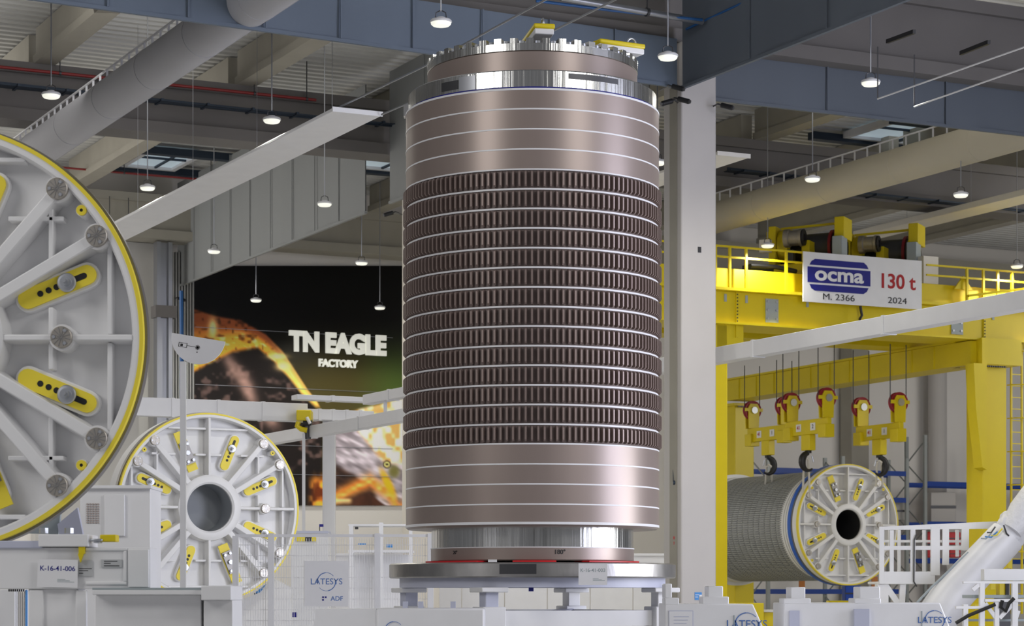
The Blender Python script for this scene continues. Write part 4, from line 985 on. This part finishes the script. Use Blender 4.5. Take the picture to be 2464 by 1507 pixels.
# sign post with half-round sign
t = thing('sign_post', 'half round white sign on a slim white post before the mural', 'sign', Matrix.Translation((P(440, 0, 27).x, 27, 0)))
mb = MB(); mb.box((-.035, 0, 0), (.035, .06, P(0, 870, 27).z)); mb.build('post', M_WHITE2, t)
c = P(478, 812, 26.97); R_ = 65/F*27
G = frame(Vector((c.x-P(440, 0, 27).x, -.03, c.z)), Vector((1, 0, 0)), UP) @ Matrix.Rotation(math.radians(-9.5), 4, 'Z')
mb = MB(); mb.prism([(R_*math.cos(a), R_*1.0*math.sin(a)) for a in [PI+PI*k/32 for k in range(33)]], -.012, .012, G); mb.build('sign_plate', M_WHITE2, t)
mb = MB(); s_ = 27/F
mb.box((-.22, -.10, .012), (-.12, -.095, .014), G); mb.box((-.22, -.15, .012), (-.12, -.145, .014), G); mb.box((-.222, -.15, .012), (-.215, -.095, .014), G); mb.box((-.125, -.15, .012), (-.118, -.095, .014), G)
mb.box((-.20, -.14, .012), (-.17, -.11, .014), G); mb.box((-.12, -.125, .012), (-.02, -.120, .014), G)
for a in (0, 45, 90, 135): mb.box((-.03, -.005, .012), (.03, .005, .014), G @ Matrix.Translation((.01, -.125, 0)) @ Matrix.Rotation(math.radians(a), 4, 'Z'))
mb.disc(.008, .012, .014, 8, G @ Matrix.Translation((.012, -.18, 0))); mb.build('pictogram', M_INK, t)

# saddle of middle disc
t = thing('disc_stand', 'white stand carrying the disc with the dark bore', 'stand', Matrix.Translation((P(505, 0, 34.1).x, 34.1, 0)))
mb = MB(); mb.prism([(-1.2, -.0), (1.2, 0), (1.2, 1.75), (.9, 1.9)]+[(1.47*math.sin(math.radians(a)), P(0, 1222, 33.8).z-1.47*math.cos(math.radians(a))) for a in (30, 15, 0, -15, -30)]+[(-.9, 1.9), (-1.2, 1.75)], -.55, -.30, ROTF); mb.build('saddle', M_WHITE, t)
mb = MB(); mb.box((-1.3, .2, 0), (1.3, .75, .2)); mb.build('foot', M_WHITE, t)

# fence with mesh and rails
YF = 28.0
t = thing('mesh_fence', 'white wire mesh fence between the left disc and the cask', 'fence', Matrix.Translation((P(780, 0, YF).x, YF, 0)))
for x in (566, 652, 908, 1036):
    mb = MB(); mb.pbox(x-7, 1284 if x > 600 else 1290, x+7, 1790, YF, .07); mb.build('post', M_WHITE2, t, world=True)
mb = MB(); mb.pbox(566, 1286, 1046, 1293, YF+.01, .04); mb.build('top_rail', M_WHITE2, t, world=True)
for x0, x1 in ((573, 645), (659, 901), (915, 1029)):
    mb = MB(); n = int((x1-x0)/6)
    for k in range(n+1): x = x0+(x1-x0)*k/n; mb.pbox(x-.55, 1296, x+.55, 1740, YF+.03, .006)
    for k in range(9): mb.pbox(x0, 1312+k*26-.6, x1, 1312+k*26+.6, YF+.036, .006)
    mb.build('wire_panel', M_WHITE2, t, world=True)
# logo panel
def latesys(mb, mb2, M, w, d=.002):
    """ring of two sickle arcs crossing the lettering"""
    text(mb, 'LATESYS', w*.245, M, .0, d)
    arc(mb2, w*.26, w*.022, 95, 195, M, d); arc(mb2, w*.26, w*.012, 40, 95, M, d); arc(mb2, w*.26, w*.022, -80, 10, M, d); arc(mb2, w*.26, w*.010, -140, -80, M, d)
def logo_thing(x0, y0, x1, y1, Y, lb, adf=False):
    a = P(x0, y1, Y); b = P(x1, y0, Y); w = b.x-a.x; h = b.z-a.z
    t = thing('logo_panel', lb, 'sign', frame(Vector(((a.x+b.x)/2, Y, (a.z+b.z)/2)), Vector((1, 0, 0)), UP))
    MB().box((-w/2, -h/2, -.01), (w/2, h/2, 0)).build('panel', M_PAPER, t)
    m1, m2 = MB(), MB(); M = Matrix.Translation((0, h*.04 if adf else 0, 0))
    latesys(m1, m2, M, w*.80); m1.build('letters', M_INKB, t); m2.build('sickle_ring', M_INKB, t)
    if adf:
        mb = MB(); text(mb, 'ADF', w*.15, Matrix.Translation((w*.24, -h*.33, 0)), .004, .002); mb.build('second_letters', M_INKB, t)
        mb = MB(); e = w*.05
        for i, k in ((0, 0), (0, -2), (2, 0)): mb.box((-w*.05+(i-1)*e*.62-e*.3, -h*.33+(k+1)*e*.62-e*.3, 0), (-w*.05+(i-1)*e*.62+e*.45, -h*.33+(k+1)*e*.62+e*.45, .003))
        mb.build('corner_mark', M_LOGO, t)
    return t
logo_thing(733, 1350, 838, 1460, YF+.022, 'white panel with LATESYS and ADF logos on the mesh fence', True)

# blue cover behind fence, carts
t = thing('tool_cart', 'blue sloped container seen through the mesh fence', 'container', Matrix.Translation((P(655, 0, 37).x, 37, 0)))
mb = MB(); a = P(612, 1475, 37); 
X0 = P(655, 0, 37).x
pf = lambda x, y: (P(x, y, 37).x-X0, P(x, y, 37).z)
mb.prism([pf(612, 1800), pf(698, 1800), pf(694, 1470), pf(690, 1432), pf(668, 1412), pf(640, 1406), pf(612, 1428)], -.6, 0, ROTF); mb.build('body', M_SHEETBLUE, t)
mb = MB(); mb.box((pf(604, 0)[0], -.05, pf(0, 1480)[1]-.04), (pf(715, 0)[0], -.0, pf(0, 1474)[1])); mb.build('ledge', M_LOGO, t)
mb = MB(); mb.box((pf(612, 0)[0], -.03, pf(0, 1472)[1]), (pf(626, 0)[0], -.01, pf(0, 1428)[1])); mb.build('dark_panel', M_DARK, t)
t = thing('work_table', 'white frame trolley behind the fence next to the cask foot', 'trolley', Matrix.Translation((P(930, 0, 34).x, 34, 0)))
for nm, bx in (('shelf', (838, 1262, 992, 1266, 34, .7)), ('shelf', (838, 1324, 992, 1330, 34, .7)), ('post', (840, 1262, 850, 1790, 34, .05)), ('post', (912, 1258, 922, 1790, 34, .05)), ('post', (984, 1262, 992, 1790, 34, .05)), ('back_panel', (838, 1335, 992, 1480, 34.5, .03))):
    mb = MB(); mb.pbox(*bx); mb.build(nm, M_WHITE2, t, world=True)
for bx, mt_ in (((862, 1308, 880, 1312, 33.98, .03), M_SHEETBLUE), ((930, 1310, 945, 1318, 33.98, .03), M_SHEETBLUE), ((854, 1268, 862, 1274, 33.98, .03), M_DARK)):
    mb = MB(); mb.pbox(*bx); mb.build('clip', mt_, t, world=True)
t = thing('parts_bench', 'low white bench with yellow and black strips left of the logo panel', 'bench', Matrix.Translation((P(745, 0, 40).x, 40, 0)))
for nm, bx, mt_ in (('top', (700, 1278, 790, 1284, 40, .6), M_LAV), ('strip', (714, 1291, 734, 1303, 39.98, .05), M_DYEL), ('strip', (734, 1291, 750, 1303, 39.98, .05), M_DARK), ('strip', (750, 1291, 760, 1303, 39.98, .05), M_DYEL), ('body', (700, 1284, 790, 1750, 40.02, .55), M_WHITE), ('clamp_lamp', (768, 1262, 778, 1268, 40, .05), M_LOGO), ('lamp_arm', (768, 1268, 770, 1280, 40, .02), M_DARK)):
    mb = MB(); mb.pbox(*bx); mb.build(nm, mt_, t, world=True)

t = thing('haze_backdrop', 'low white partition screen, added for the pale haze, behind the cask stand and fence', 'backdrop', Matrix.Translation((P(1150, 0, 47).x, 47, 0)))  # invented screen, put in to whiten the washed-out background
for k in range(9):
    mb = MB(); mb.pbox(700+k*103, 1338, 801+k*103, 1620, 47, .08); mb.build('panel', M_WHITE2, t, world=True)
mb = MB(); mb.pbox(698, 1332, 1628, 1338, 46.95, .18); mb.build('top_rail', M_WHITE2, t, world=True)
# white guard box front of the stand
t = thing('machine_guard', 'white machine housing at the bottom edge left of the cask stand', 'machine', Matrix.Translation((P(1035, 0, 20.8).x, 20.8, 0)))
mb = MB(); mb.pbox(905, 1464, 1166, 1860, 20.8, .8); mb.build('body', M_WHITE, t, world=True, bevel=.02)
mb = MB(); a = P(905, 1464, 20.8); 
mb.prism([(P(700, 0, 20.8).x-MW[t.name][0][3], 0), (P(905, 0, 20.8).x-MW[t.name][0][3], 0), (P(905, 0, 20.8).x-MW[t.name][0][3], P(0, 1466, 20.8).z), (P(760, 0, 20.8).x-MW[t.name][0][3], P(0, 1466, 20.8).z)], -.7, -.02, ROTF); mb.build('sloped_wing', M_WHITE, t)
for x in (975, 1012, 1090): 
    mb = MB(); mb.pbox(x-6, 1448, x+6, 1466, 21.0, .1); mb.build('stud', M_LAV, t, world=True)
m1 = MB(); m2 = MB(); latesys(m1, m2, frame(P(948, 1518, 20.79), Vector((1, 0, 0)), UP), .32); m1.build('letters', M_INKB, t, world=True); m2.build('sickle_ring', M_INKB, t, world=True)

# ================================================================== RIGHT FOREGROUND BLOCKS
def support_block(Y, poly, steps, lb, logo, plate=None):
    x0 = P(poly[0][0], 0, Y).x
    t = thing('support_machine', lb, 'machine', Matrix.Translation((x0, Y, 0)))
    mb = MB(); mb.prism([(P(x, y, Y).x-x0, max(0, P(x, y, Y).z)) for x, y in poly], -.9, 0, ROTF); mb.build('body', M_WHITE, t, bevel=.012)
    for st in steps: mb = MB(); mb.pbox(st[0], st[1], st[2], st[3], Y+st[4], .4); mb.build('step_block', M_WHITE, t, world=True, bevel=.01)
    m1 = MB(); m2 = MB(); latesys(m1, m2, frame(P(logo[0], logo[1], Y-.004), Vector((1, 0, 0)), UP), logo[2]); m1.build('letters', M_INKB, t, world=True); m2.build('sickle_ring', M_INKB, t, world=True)
    mb = MB(); mb.pbox(logo[0]-32, logo[1]-22, logo[0]-29.5, logo[1]+40, Y-.006, .01); mb.build('side_mark', M_CABG, t, world=True)
    if plate:
        mb = MB(); mb.pbox(*plate, Y-.006, .01); mb.build('notice_frame', M_LAV, t, world=True)
        mb = MB(); mb.pbox(plate[0]+1.5, plate[1]+1.5, plate[2]-1.5, plate[3]-1.5, Y-.009, .01); mb.build('notice', M_PAPER, t, world=True)
        for k in range(3):
            mb = MB(); mb.pbox(plate[0]+12, plate[1]+14+k*8, plate[2]-10-k*3, plate[1]+15.5+k*8, Y-.0105, .004); mb.build('notice_line', M_LAV, t, world=True)
    return t
support_block(21.2, [(1600, 1453), (1600, 1900), (1985, 1900), (1812, 1454)][::-1], [(1600, 1439, 1634, 1456, .0), (1600, 1405, 1617, 1440, .05), (1690, 1436, 1754, 1456, .02), (1704, 1411, 1740, 1440, .06)],
              'white machine block with LATESYS logo at the column foot', (1797, 1503, .42), (1609, 1470, 1668, 1530))
support_block(21.8, [(1886, 1451), (1886, 1900), (2420, 1900), (2262, 1451)][::-1], [(1886, 1440, 1951, 1454, 0), (1903, 1413, 1938, 1442, .05), (2056, 1440, 2120, 1454, 0), (2068, 1412, 2118, 1442, .05)],
              'white machine block with pale LATESYS logo under the boom', (2249, 1493, .36))
for bx, lb in (((1900, 1470, 1924, 1520, 21.78, .03), 'small pale blue grey plate at the left end of the right machine block'), ((2056, 1466, 2092, 1520, 21.75, .06), 'pale blue grey upright plate in the middle of the right machine block')):
    mb = MB(); mb.pbox(*bx); single(mb, 'side_plate', M_LAV, lb, 'plate')

# ================================================================== BOOM LIFT
YB = 38.0
t = thing('boom_lift', 'white boom lift with work basket and wrapped arm at lower right', 'lift', Matrix.Translation((P(2290, 0, YB).x, YB, 0)))
def bp(name, mt, *boxes, bevel=.006):
    for b in boxes:
        mb = MB(); mb.pbox(*b); mb.build(name, mt, t, world=True, bevel=bevel)
mb = MB(); p = [P(2116, 1268, YB), P(2420, 1254, YB), P(2420, 1272, YB), P(2116, 1276, YB)]
mb.add(p+[x+Vector((0, .06, 0)) for x in p], [(3,2,1,0),(4,5,6,7),(0,1,5,4),(1,2,6,5),(2,3,7,6),(3,0,4,7)]); mb.build('top_rail', M_WHITE, t, world=True)
bp('mid_rail', M_WHITE, (2116, 1314, 2320, 1324, YB, .05)); bp('toe_board', M_WHITE, (2116, 1376, 2250, 1406, YB, .05))
bp('rail_post', M_WHITE, (2116, 1268, 2128, 1406, YB-.01, .06), (2141, 1276, 2151, 1380, YB, .05), (2191, 1272, 2203, 1380, YB, .05), (2240, 1268, 2262, 1385, YB-.01, .06), (2268, 1268, 2284, 1360, YB, .05), (2314, 1262, 2332, 1325, YB, .05))
bp('rail_post', M_WHITE, (2160, 1276, 2168, 1400, YB+1.2, .05), (2220, 1276, 2228, 1400, YB+1.2, .05), (2300, 1276, 2308, 1340, YB+1.2, .05))
bp('floor_plate', M_WHITE, (2116, 1400, 2250, 1406, YB, 1.25))
bp('rear_rail', M_WHITE, (2116, 1300, 2330, 1306, YB+1.2, .05))
mb = MB(); mb.path([P(2205, 1286, YB-.03), P(2200, 1300, YB-.03), P(2199, 1400, YB-.03), P(2206, 1412, YB-.03)], .012, 8); mb.build('hose', M_DARK, t, world=True)
mb = MB(); mb.path([P(2205, 1560, YB-.6), P(2290, 1434, YB-.5), P(2424, 1290, YB-.4)], [.36, .34, .31], 24); mb.build('boom', M_WHITE2, t, world=True)
mb = MB(); mb.path([P(2165, 1495, YB-.62), P(2240, 1415, YB-.6), P(2330, 1330, YB-.55)], .02, 8); mb.build('hydraulic_line', M_CABG, t, world=True)
def lumpy(name, c, r, mt, seed):
    rng = random.Random(seed); mb = MB(); n, m = 20, 12; v = []
    for j in range(m+1):
        th = PI*j/m
        for i in range(n):
            ph = 2*PI*i/n; rr = r*(1+.12*math.sin(3*ph+seed)*math.sin(th)+.10*math.sin(5*th+2*ph)+rng.uniform(-.06, .06))
            v.append(c+Vector((rr*math.sin(th)*math.cos(ph), rr*.7*math.sin(th)*math.sin(ph), rr*math.cos(th))))
    f = [(j*n+i, j*n+(i+1) % n, (j+1)*n+(i+1) % n, (j+1)*n+i) for j in range(m) for i in range(n)]
    mb.add(v, f); return mb.build(name, mt, t, world=True)
lumpy('wrapped_joint', P(2436, 1272, YB-.4), .30, M_CLEAR, 2)
mb = MB(); mb.path([P(2432, 1278, YB-.5), P(2462, 1236, YB-.45), P(2520, 1175, YB-.4)], [.20, .27, .34], 20); mb.build('upper_boom', M_CLEAR, t, world=True)
for k, (x, y, x2, y2, mt_) in enumerate(((2375, 1282, 2395, 1268, M_DARK), (2370, 1292, 2400, 1280, M_SHEETBLUE), (2385, 1290, 2412, 1272, M_DYEL), (2360, 1296, 2385, 1284, M_CABG), (2415, 1264, 2428, 1290, M_DARK))):
    mb = MB(); a = P(x, y, YB-.72); b = P(x2, y2, YB-.72); mb.path([a, (a+b)/2+Vector((0, 0, -.05)), b], .014, 6); mb.build('cable', mt_, t, world=True)
mb = MB(); mb.bar(P(2128, 1406, YB+.1), P(2172, 1470, YB+.1), .08, .1); mb.bar(P(2172, 1406, YB+.1), P(2166, 1520, YB+.1), .1, .1); mb.build('basket_bracket', M_WHITE, t, world=True)
mb = MB(); mb.pbox(2112, 1406, 2138, 1470, YB+.05, .3); mb.build('valve_box', M_WHITE, t, world=True)
mb = MB(); a = P(2200, 1600, YB-.6); mb.box((a.x-1.0, YB-1.0, 0), (a.x+.9, YB+.4, .75)); mb.build('chassis', M_WHITE, t, world=True, bevel=.03)
# trestle at right
YT = 34.5
t = thing('steel_trestle', 'white steel trestle frame with diagonal braces at the lower right corner', 'trestle', Matrix.Translation((P(2400, 0, YT).x, YT, 0)))
bp('top_beam', M_WHITE, (2368, 1370, 2520, 1398, YT+.5, .25))
bp('leg', M_WHITE, (2358, 1400, 2370, 1800, YT, .1), (2436, 1400, 2450, 1800, YT, .1), (2394, 1447, 2405, 1800, YT, .1), (2318, 1455, 2330, 1800, YT, .1))
bp('rail', M_WHITE, (2300, 1459, 2360, 1466, YT, .08), (2318, 1399, 2470, 1405, YT, .08), (2370, 1442, 2470, 1449, YT-.02, .08))
for a, b in (((2370, 1452), (2398, 1490)), ((2436, 1455), (2405, 1488)), ((2450, 1470), (2430, 1530)), ((2340, 1420), (2362, 1402))):
    mb = MB(); mb.bar(P(*a, YT+.04), P(*b, YT+.04), .06, .06); mb.build('brace', M_WHITE, t, world=True)
bp('deck', M_CABG, (2340, 1432, 2520, 1440, YT+.15, .8))
bp('cross_beam', M_CABG, (2330, 1490, 2520, 1496, YT+.3, .1))
for pts, lb in (([P(2300, 1500, YT-.02), P(2330, 1482, YT-.02), P(2395, 1455, YT-.02)], 'thick black hose looping under the trestle deck'), ([P(2412, 1445, YT-.02), P(2408, 1462, YT-.02), P(2420, 1472, YT-.02), P(2428, 1452, YT-.02), P(2440, 1440, YT-.02)], 'black cable bundle hanging between the trestle legs')):
    cable('hose', pts, .03, M_BLACK, lb, 'hose')
t = thing('yellow_machine', 'yellow machine parts seen behind the trestle', 'machine', Matrix.Translation((P(2410, 0, 40).x, 40, 0)))
bp('body', M_YEL, (2405, 1402, 2428, 1432, 40, .3)); bp('body_side', M_YEL, (2384, 1405, 2396, 1420, 40, .3)); bp('boom', M_YEL, (2345, 1454, 2360, 1470, 40, .2)); bp('dark_strip', M_BLACK, (2420, 1404, 2428, 1434, 39.95, .1)); bp('pedestal', M_DARK, (2400, 1432, 2432, 1720, 40.1, .3)); bp('cab_corner', M_YEL, (2425, 1340, 2436, 1368, 40, .2))
# skip, yellow bin
t = thing('steel_skip', 'yellow steel bin standing between the two machine blocks', 'bin', Matrix.Translation((P(1850, 0, 44).x, 44, 0)))
bp('body', M_YEL, (1752, 1452, 1838, 1800, 44, .8)); bp('front', M_YEL, (1838, 1474, 1990, 1800, 44.2, .9)); bp('rim', M_RAIL, (1838, 1468, 1990, 1474, 44.15, 1.0)); bp('foot', M_DARK, (1760, 1700, 1980, 1800, 44.1, .6))
mb = MB(); mb.pbox(1994, 1446, 2046, 1452, 40, .3); mb.pbox(2000, 1452, 2040, 1700, 40.05, .2); single(mb, 'pallet_truck', M_YEL, 'small yellow tip showing above the right machine block', 'truck')
# safety notice on the column
mb = MB(); p = UV(.28, -.012, 0); t = thing('notice', 'small blue notice stuck low on the concrete column', 'sign', Fuv(UV(.24, -.006, P(0, 1435, 35.1).z)))
MB().box((0, 0, -.06), (.13, .004, .06)).build('sheet', M_SHEETBLUE, t); MB().box((.085, -.002, -.06), (.13, .0, .02)).box((.01, -.002, .015), (.08, 0, .025)).box((.01, -.002, -.02), (.06, 0, -.01)).build('print', M_PAPER, t)
t = thing('notice', 'small red lettered sticker on the shaded side of the column', 'sign', Fuv(UV(-.014, .20, P(0, 1300, 35.2).z)))
mb = MB(); text(mb, 'H', .07, frame(Vector((0, 0, .03)), Vector((0, -1, 0)), UP), .02, .002); text(mb, '2', .06, frame(Vector((0, 0, -.05)), Vector((0, -1, 0)), UP), .02, .002); mb.build('characters', M_RED, t)
# cameras
def camera_unit(px, py, Y, lb, dx):
    c = P(px, py, Y); t = thing('security_camera', lb, 'camera', Matrix.Translation(c))
    mb = MB(); mb.path([(0, 0, 0), (dx*.16, -.08, -.06)], .04, 12); mb.build('body', M_BLACK, t)
    mb = MB(); mb.path([(-dx*.16, .50, .05), (-dx*.05, .06, .03), (0, 0, 0)], .014, 8); mb.build('arm', M_DARK, t)
    mb = MB(); mb.path([(dx*.15, -.075, -.057), (dx*.18, -.09, -.067)], .03, 12); mb.build('lens_hood', M_DARK, t)
    return t
camera_unit(1736, 253, 35.0, 'black security camera on the right side of the column top', 1)
camera_unit(1617, 243, 34.8, 'black camera on the left side of the column top', -1)
camera_unit(1632, 238, 34.7, 'rounded black camera on the front corner of the column top', 1)
camera_unit(1618, 208, 34.8, 'small black camera highest on the column', 1)
camera_unit(945, 512, 44.8, 'small camera at the end of the grey curtain by the cask', -1)
camera_unit(430, 718, 57.0, 'dark camera on the cladding left of the mural', 1)
mb = MB(); c = P(1620, 1162, 35.17); mb.path([c+Vector((0, 0, 0)), c+Vector((.03, 0, .0))], .035, 12); mb.path([c+Vector((0, 0, .02)), c+Vector((-.0, .2, .9))], .006, 6); single(mb, 'socket', M_TRAY, 'small dark socket on the left side of the column', 'socket')

# ================================================================== RACK
rk = UV(0, 23.2, 0)
def rack(pxs, ztops, levels, lb):
    t = thing('pallet_rack', lb, 'rack', Fuv(onpx(rk, D1, pxs[0])))
    iv = MW[t.name].inverted(); pos = []
    for x, zt in zip(pxs, ztops):
        c = iv @ onpx(rk, D1, x); pos.append(c)
        for y in (0, .9):
            mb = MB(); mb.box((c.x-.05, y-.04, 0), (c.x+.05, y+.04, zt)); mb.build('upright', M_RACKG, t)
        k = .3; s_ = 0
        mb = MB()
        while k < zt-.7:
            mb.bar((c.x, 0 if s_ else .9, k), (c.x, .9 if s_ else 0, k+.65), .03, .03); k += .65; s_ = 1-s_
        mb.build('bracing', M_RACKG, t)
    for i in range(len(pos)-1):
        for z in levels:
            for y in (0, .9):
                mb = MB(); mb.box((pos[i].x+.05, y-.03, z-.07), (pos[i+1].x-.05, y+.03, z+.07)); mb.build('rack_beam', M_BOXBLUE, t)
    return t, pos
rack([1848, 2028, 2182], [5.6, 5.6, 5.6], [P(0, 1424, 63.5).z, P(0, 1290, 63.5).z, P(0, 1200, 64).z, P(0, 1135, 64).z], 'grey pallet rack with blue beams behind the lying cask')
rack([2226, 2400, 2560], [6.3, 6.3, 6.3], [P(0, 1262, 66).z, P(0, 1166, 66).z, P(0, 1350, 66).z], 'grey pallet rack with blue beams beside the right crane leg')
def crate(x0, y0, x1, y1, mt, lb, Y=66.5):
    t = thing('crate', lb, 'crate', Matrix.Translation((P((x0+x1)/2, 0, Y).x, Y, P(0, y1, Y).z)))
    a = P(x0, y1, Y); b = P(x1, y0, Y); w = (b.x-a.x)/2; h = b.z-a.z
    MB().box((-w, 0, 0), (w, .6, h)).build('body', mt, t, bevel=.02)
    MB().box((-w*1.02, -.015, h*.45), (w*1.02, 0, h*.55)).build('band', M_DARK, t)
crate(2283, 1281, 2312, 1311, M_RED, 'red crate behind the boom basket, right of its middle')
crate(2232, 1280, 2242, 1342, M_RED, 'narrow red crate edge behind the boom basket', 66.4)
crate(2285, 1324, 2312, 1342, M_RED, 'low red crate behind the boom, under the other red one')
crate(2034, 1410, 2072, 1447, mat('bin_blue', L(.01, .08, .55), .45), 'bright blue bin below the white cask cover', 60)
crate(2150, 1208, 2178, 1252, M_WALLG, 'pale carton on the rack left of its upright', 65.5)
crate(2240, 1185, 2300, 1256, M_COLUMN, 'beige carton on the rack behind the crane leg', 66.4)
for x in (1923, 2098):
    mb = MB(); mb.pbox(x, 1388, x+14, 1436, 60, .1); single(mb, 'warning_post', mat('warning_orange', L(.55, .2, .05), .5), 'orange striped post seen under the lying cask' if x < 2000 else 'orange striped post beside the boom basket', 'post')
